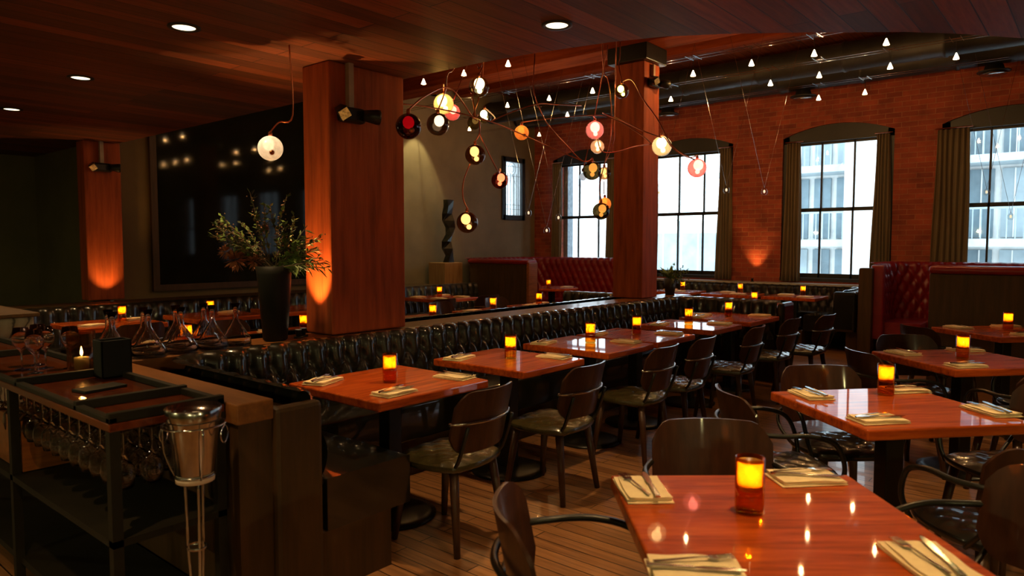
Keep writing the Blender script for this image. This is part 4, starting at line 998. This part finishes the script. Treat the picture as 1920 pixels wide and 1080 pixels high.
# ------------------------------------------------------------------ service station at left
ss = thing('service_station', 'dark wooden waiter station with hanging wine glasses, left of the banquette end', 'cabinet', (.93, 2.56, 0))
sw, sl = .41, 3.3
MB().box(0, sw, 0, sl, .865, .895).build('top', wood('station_top_wood', (.06, .012, .004), (.11, .022, .006), (.16, .034, .009), 1, 1.2, .16, .6), ss, bevel=.004)
m = MB()
for y in (0, .30, .99, 2.0, 3.26): m.box(0, sw, y, y + .028, .895, .93)
m.box(0, .028, 0, sl, .895, .915); m.box(sw - .028, sw, 0, sl, .895, .92); m.build('gallery_rail', M['station'], ss, bevel=.003)
for x in (.0, sw - .035):
    for y in (0, 1.1, 2.2, sl - .035): MB().box(x, x + .035, y, y + .035, 0, .865).build('leg', M['station'], ss)
MB().box(0, sw, 0, sl, .46, .485).build('shelf', M['station'], ss); MB().box(.02, sw, .04, sl, .08, .11).build('shelf', M['station'], ss)
m = MB()
for k in range(30): y = .07 + k * .107; m.box(.03, sw - .03, y, y + .012, .848, .865)
m.build('glass_rack', M['black'], ss)
MB().box(.04, .40, 1.1, 1.6, .49, .72).build('drawer_box', M['edge'], ss)
# stemware hanging upside down
wg = thing('hanging_wine_glass', 'clear wine glass hanging upside down under the waiter station', 'wine glass', group='wine glasses hanging under the waiter station')
MB().lathe([(.033, .0), (.033, -.002), (.005, -.006), (.0035, -.012), (.0035, -.085), (.012, -.10), (.034, -.128), (.040, -.165), (.031, -.205), (.0300, -.205), (.0385, -.165), (.032, -.128), (.0005, -.102)], 18, cap0=False, cap1=False).build('glass_body', M['crystal'], wg, True)
WG = Proto(wg)
for iy in range(15):
    for ix in range(4):
        WG.put((.93 + .07 + ix * .098, 2.56 + .075 + iy * .105, .847), 0, 'clear wine glass hanging upside down under the waiter station', 'wine glasses hanging under the waiter station')
# on top
dk = thing('decanter', 'd', 'decanter')
MB().lathe([(.0005, .002), (.075, .002), (.088, .015), (.085, .045), (.045, .11), (.016, .16), (.014, .21), (.026, .255), (.0245, .255), (.012, .21), (.014, .16), (.043, .108), (.083, .045), (.085, .016), (.0005, .006)], 24, cap0=False, cap1=False).build('glass_body', M['crystal'], dk, True)
DK = Proto(dk)
spots = [(1.46, 3.93), (1.64, 3.93), (1.82, 3.94), (2.0, 3.94), (2.16, 3.97), (1.50, 4.09), (1.68, 4.09), (1.86, 4.09), (2.03, 4.10)]
DD = ['front row, beside the black box', 'front row, second from the black box', 'front row, middle', 'front row, fourth', 'front row, closest to the vase', 'back row, beside the black box', 'back row, second', 'back row, third', 'back row, closest to the vase']
for (x, y), l in zip(spots, DD): DK.put((x, y, .9), 0, 'empty clear glass decanter on the ledge, ' + l, 'decanters on the ledge corner')
wu = thing('wine_glass', 'w', 'wine glass')
MB().lathe([(.033, .0), (.033, .002), (.005, .006), (.0035, .012), (.0035, .08), (.012, .095), (.036, .125), (.041, .16), (.032, .205), (.0310, .205), (.0395, .16), (.034, .125), (.0005, .098)], 18, cap0=False, cap1=False).build('glass_body', M['crystal'], wu, True)
WU = Proto(wu)
for (x, y), l in zip([(1.09, 3.86), (1.17, 3.98), (1.25, 3.89), (1.08, 4.02), (1.18, 4.12)], ['in front of the group', 'in the middle of the group', 'next to the lantern', 'at the outer side', 'at the back of the group']):
    WU.put((x, y, .896), 0, 'upright clear wine glass on the waiter station, ' + l, 'upright wine glasses on the waiter station')
hl = thing('hurricane_lantern', 'tall clear glass lantern with a burning candle on the waiter station', 'lantern', (1.235, 3.70, .896))
MB().lathe([(.0005, .002), (.058, .002), (.061, .008), (.061, .20), (.058, .20), (.058, .012), (.0005, .012)], 26, cap0=False, cap1=False).build('glass_cylinder', M['smokeglass'], hl, True)
MB().lathe([(.0005, .014), (.035, .014), (.038, .09), (.036, .09), (.033, .02)], 20, cap0=False, cap1=False).build('inner_cup', M['clearglass'], hl, True)
MB().lathe([(.031, .02), (.031, .075), (.003, .077)], 18).build('wax', M['candlewax'], hl, True)
MB().lathe([(.0005, .080), (.006, .09), (.0065, .10), (.003, .117), (.0005, .127)], 12, cap0=False, cap1=False).build('flame', M['flame'], hl, True)
light('lantern_light', 'POINT', (0, 0, .115), .8, (1, .52, .16), hl, .008)
bb = thing('menu_box', 'black open topped box on the waiter station beside the lantern', 'box', (1.29, 3.48, .90))
m = MB(); m.box(-.065, .065, -.05, .05, 0, .008); m.box(-.065, .065, -.05, -.042, 0, .17).box(-.065, .065, .042, .05, 0, .17).box(-.065, -.057, -.05, .05, 0, .17).box(.057, .065, -.05, .05, 0, .17)
m.build('shell', M['matteblack'], bb, bevel=.002)
tag(MB().box(-.09, .09, -.05, .05, 0, .012).build('check_presenter', M['matteblack'], None, bevel=.003), 'flat black bill folder lying on the waiter station', 'bill folder').location = (1.14, 3.22, .8955)
bpy.data.objects['check_presenter'].rotation_euler = (0, 0, .2)
ds = MB().lathe([(.0005, 0), (.05, .0), (.068, .012), (.066, .014), (.048, .004), (.0005, .003)], 24, cap0=False, cap1=False).build('glass_dish', M['clearglass'], None, True)
tag(ds, 'small clear glass dish near the wine glasses on the waiter station', 'dish').location = (1.10, 3.62, .896)
# marble counter
mc = thing('bar_counter', 'marble fronted bar counter at the frame edge beyond the waiter station', 'bar')
MB().box(.95, 1.73, 6.12, 6.30, 0, .97).box(.0, 1.70, 6.30, 7.6, 0, .95).build('body', M['marble'], mc, bevel=.005)
MB().box(-.05, 1.76, 6.08, 7.62, .97, 1.0).build('top', M['darkwood'], mc, bevel=.005)

# ------------------------------------------------------------------ ice bucket on stand
ib = thing('ice_bucket', 'polished steel ice bucket with ring handles on a tall stand', 'ice bucket', (1.155, 2.425, .70))
MB().lathe([(.0005, .0), (.060, .0), (.066, .006), (.084, .185), (.087, .19), (.094, .235), (.091, .238), (.083, .19), (.062, .01), (.0005, .006)], 40, cap0=False, cap1=False).build('bucket', M['steel'], ib, True)
for s in (-1, 1):
    c = RT_ * (s * .094)
    MB().tube([tuple(c + Vector((0, 0, .17)) + Vector((0, 0, -.03)) + (RT_ * (.012 * s)) * 1 + Vector((.643 * .0, 0, 0)) + Vector((.03 * math.cos(a * PI / 6) * .766, .03 * math.cos(a * PI / 6) * .643, .03 * math.sin(a * PI / 6)))) for a in range(13)], .003, 6).build('ring_handle', M['steel'], ib, True)
iw = thing('bucket_stand', 'slim steel wire stand carrying the ice bucket', 'stand', (1.155, 2.425, 0))
m = MB(); m.tube([(.063 * math.cos(a * PI / 12), .063 * math.sin(a * PI / 12), .695) for a in range(25)], .005, 8); m.build('lower_ring', M['steel'], iw, True)
m = MB(); m.tube([(.103 * math.cos(a * PI / 12), .103 * math.sin(a * PI / 12), .875) for a in range(25)], .004, 8)
m.build('top_ring', M['steel'], iw, True)
for a in (20, 140, 260):
    ca, sa = math.cos(rad(a)), math.sin(rad(a))
    MB().tube([(.103 * ca, .103 * sa, .875), (.100 * ca, .100 * sa, .78), (.066 * ca, .066 * sa, .69)], .0035, 8, smooth=3).tube([(.035 * ca, .035 * sa, .69), (.03 * ca, .03 * sa, .45), (.03 * ca, .03 * sa, .22), (.13 * ca, .13 * sa, .0)], .005, 8, smooth=4).build('leg', M['steel'], iw, True)
MB().lathe([(.034, .43), (.036, .435), (.034, .44)], 16, cap0=False, cap1=False).build('collar', M['steel'], iw, True)
tw = MB().lathe([(.050, .0), (.064, -.002), (.066, .020), (.060, .026)], 26, Matrix.Translation((1.155, 2.425, .676)), cap0=False, cap1=False).build('white_towel', M['white'], None, True)
tag(tw, 'rolled pale towel wrapped under the ice bucket', 'towel')
# added unseen fill lamps behind and beside the camera, lifting the dark tones

for x, y in ((-2.2, 3.0), (-2.2, -1.5), (-2.2, -5.5), (-1.6, 7.6), (1.2, -2.6)):
    t = thing('fill_pendant', 'added shaded fill lamp out of view', 'pendant lamp', (x, y, 1.95), group='added fill lamps out of view')
    MB().lathe([(.02, .18), (.14, .02), (.14, 0)], 20, cap1=False).build('shade', M['black'], t, True)
    MB().lathe([(.0005, .01), (.04, .03), (.04, .08), (.0005, .11)], 12, cap0=False, cap1=False).build('bulb', emit('fill_bulb', (1, .7, .35), 6), t, True)
    MB().tube([(0, 0, .18), (0, 0, ZL - 1.95)], .004, 6).build('cord', M['black'], t)
    light('fill_light', 'POINT', (0, 0, .0), 78, (1, .85, .36), t, .05)
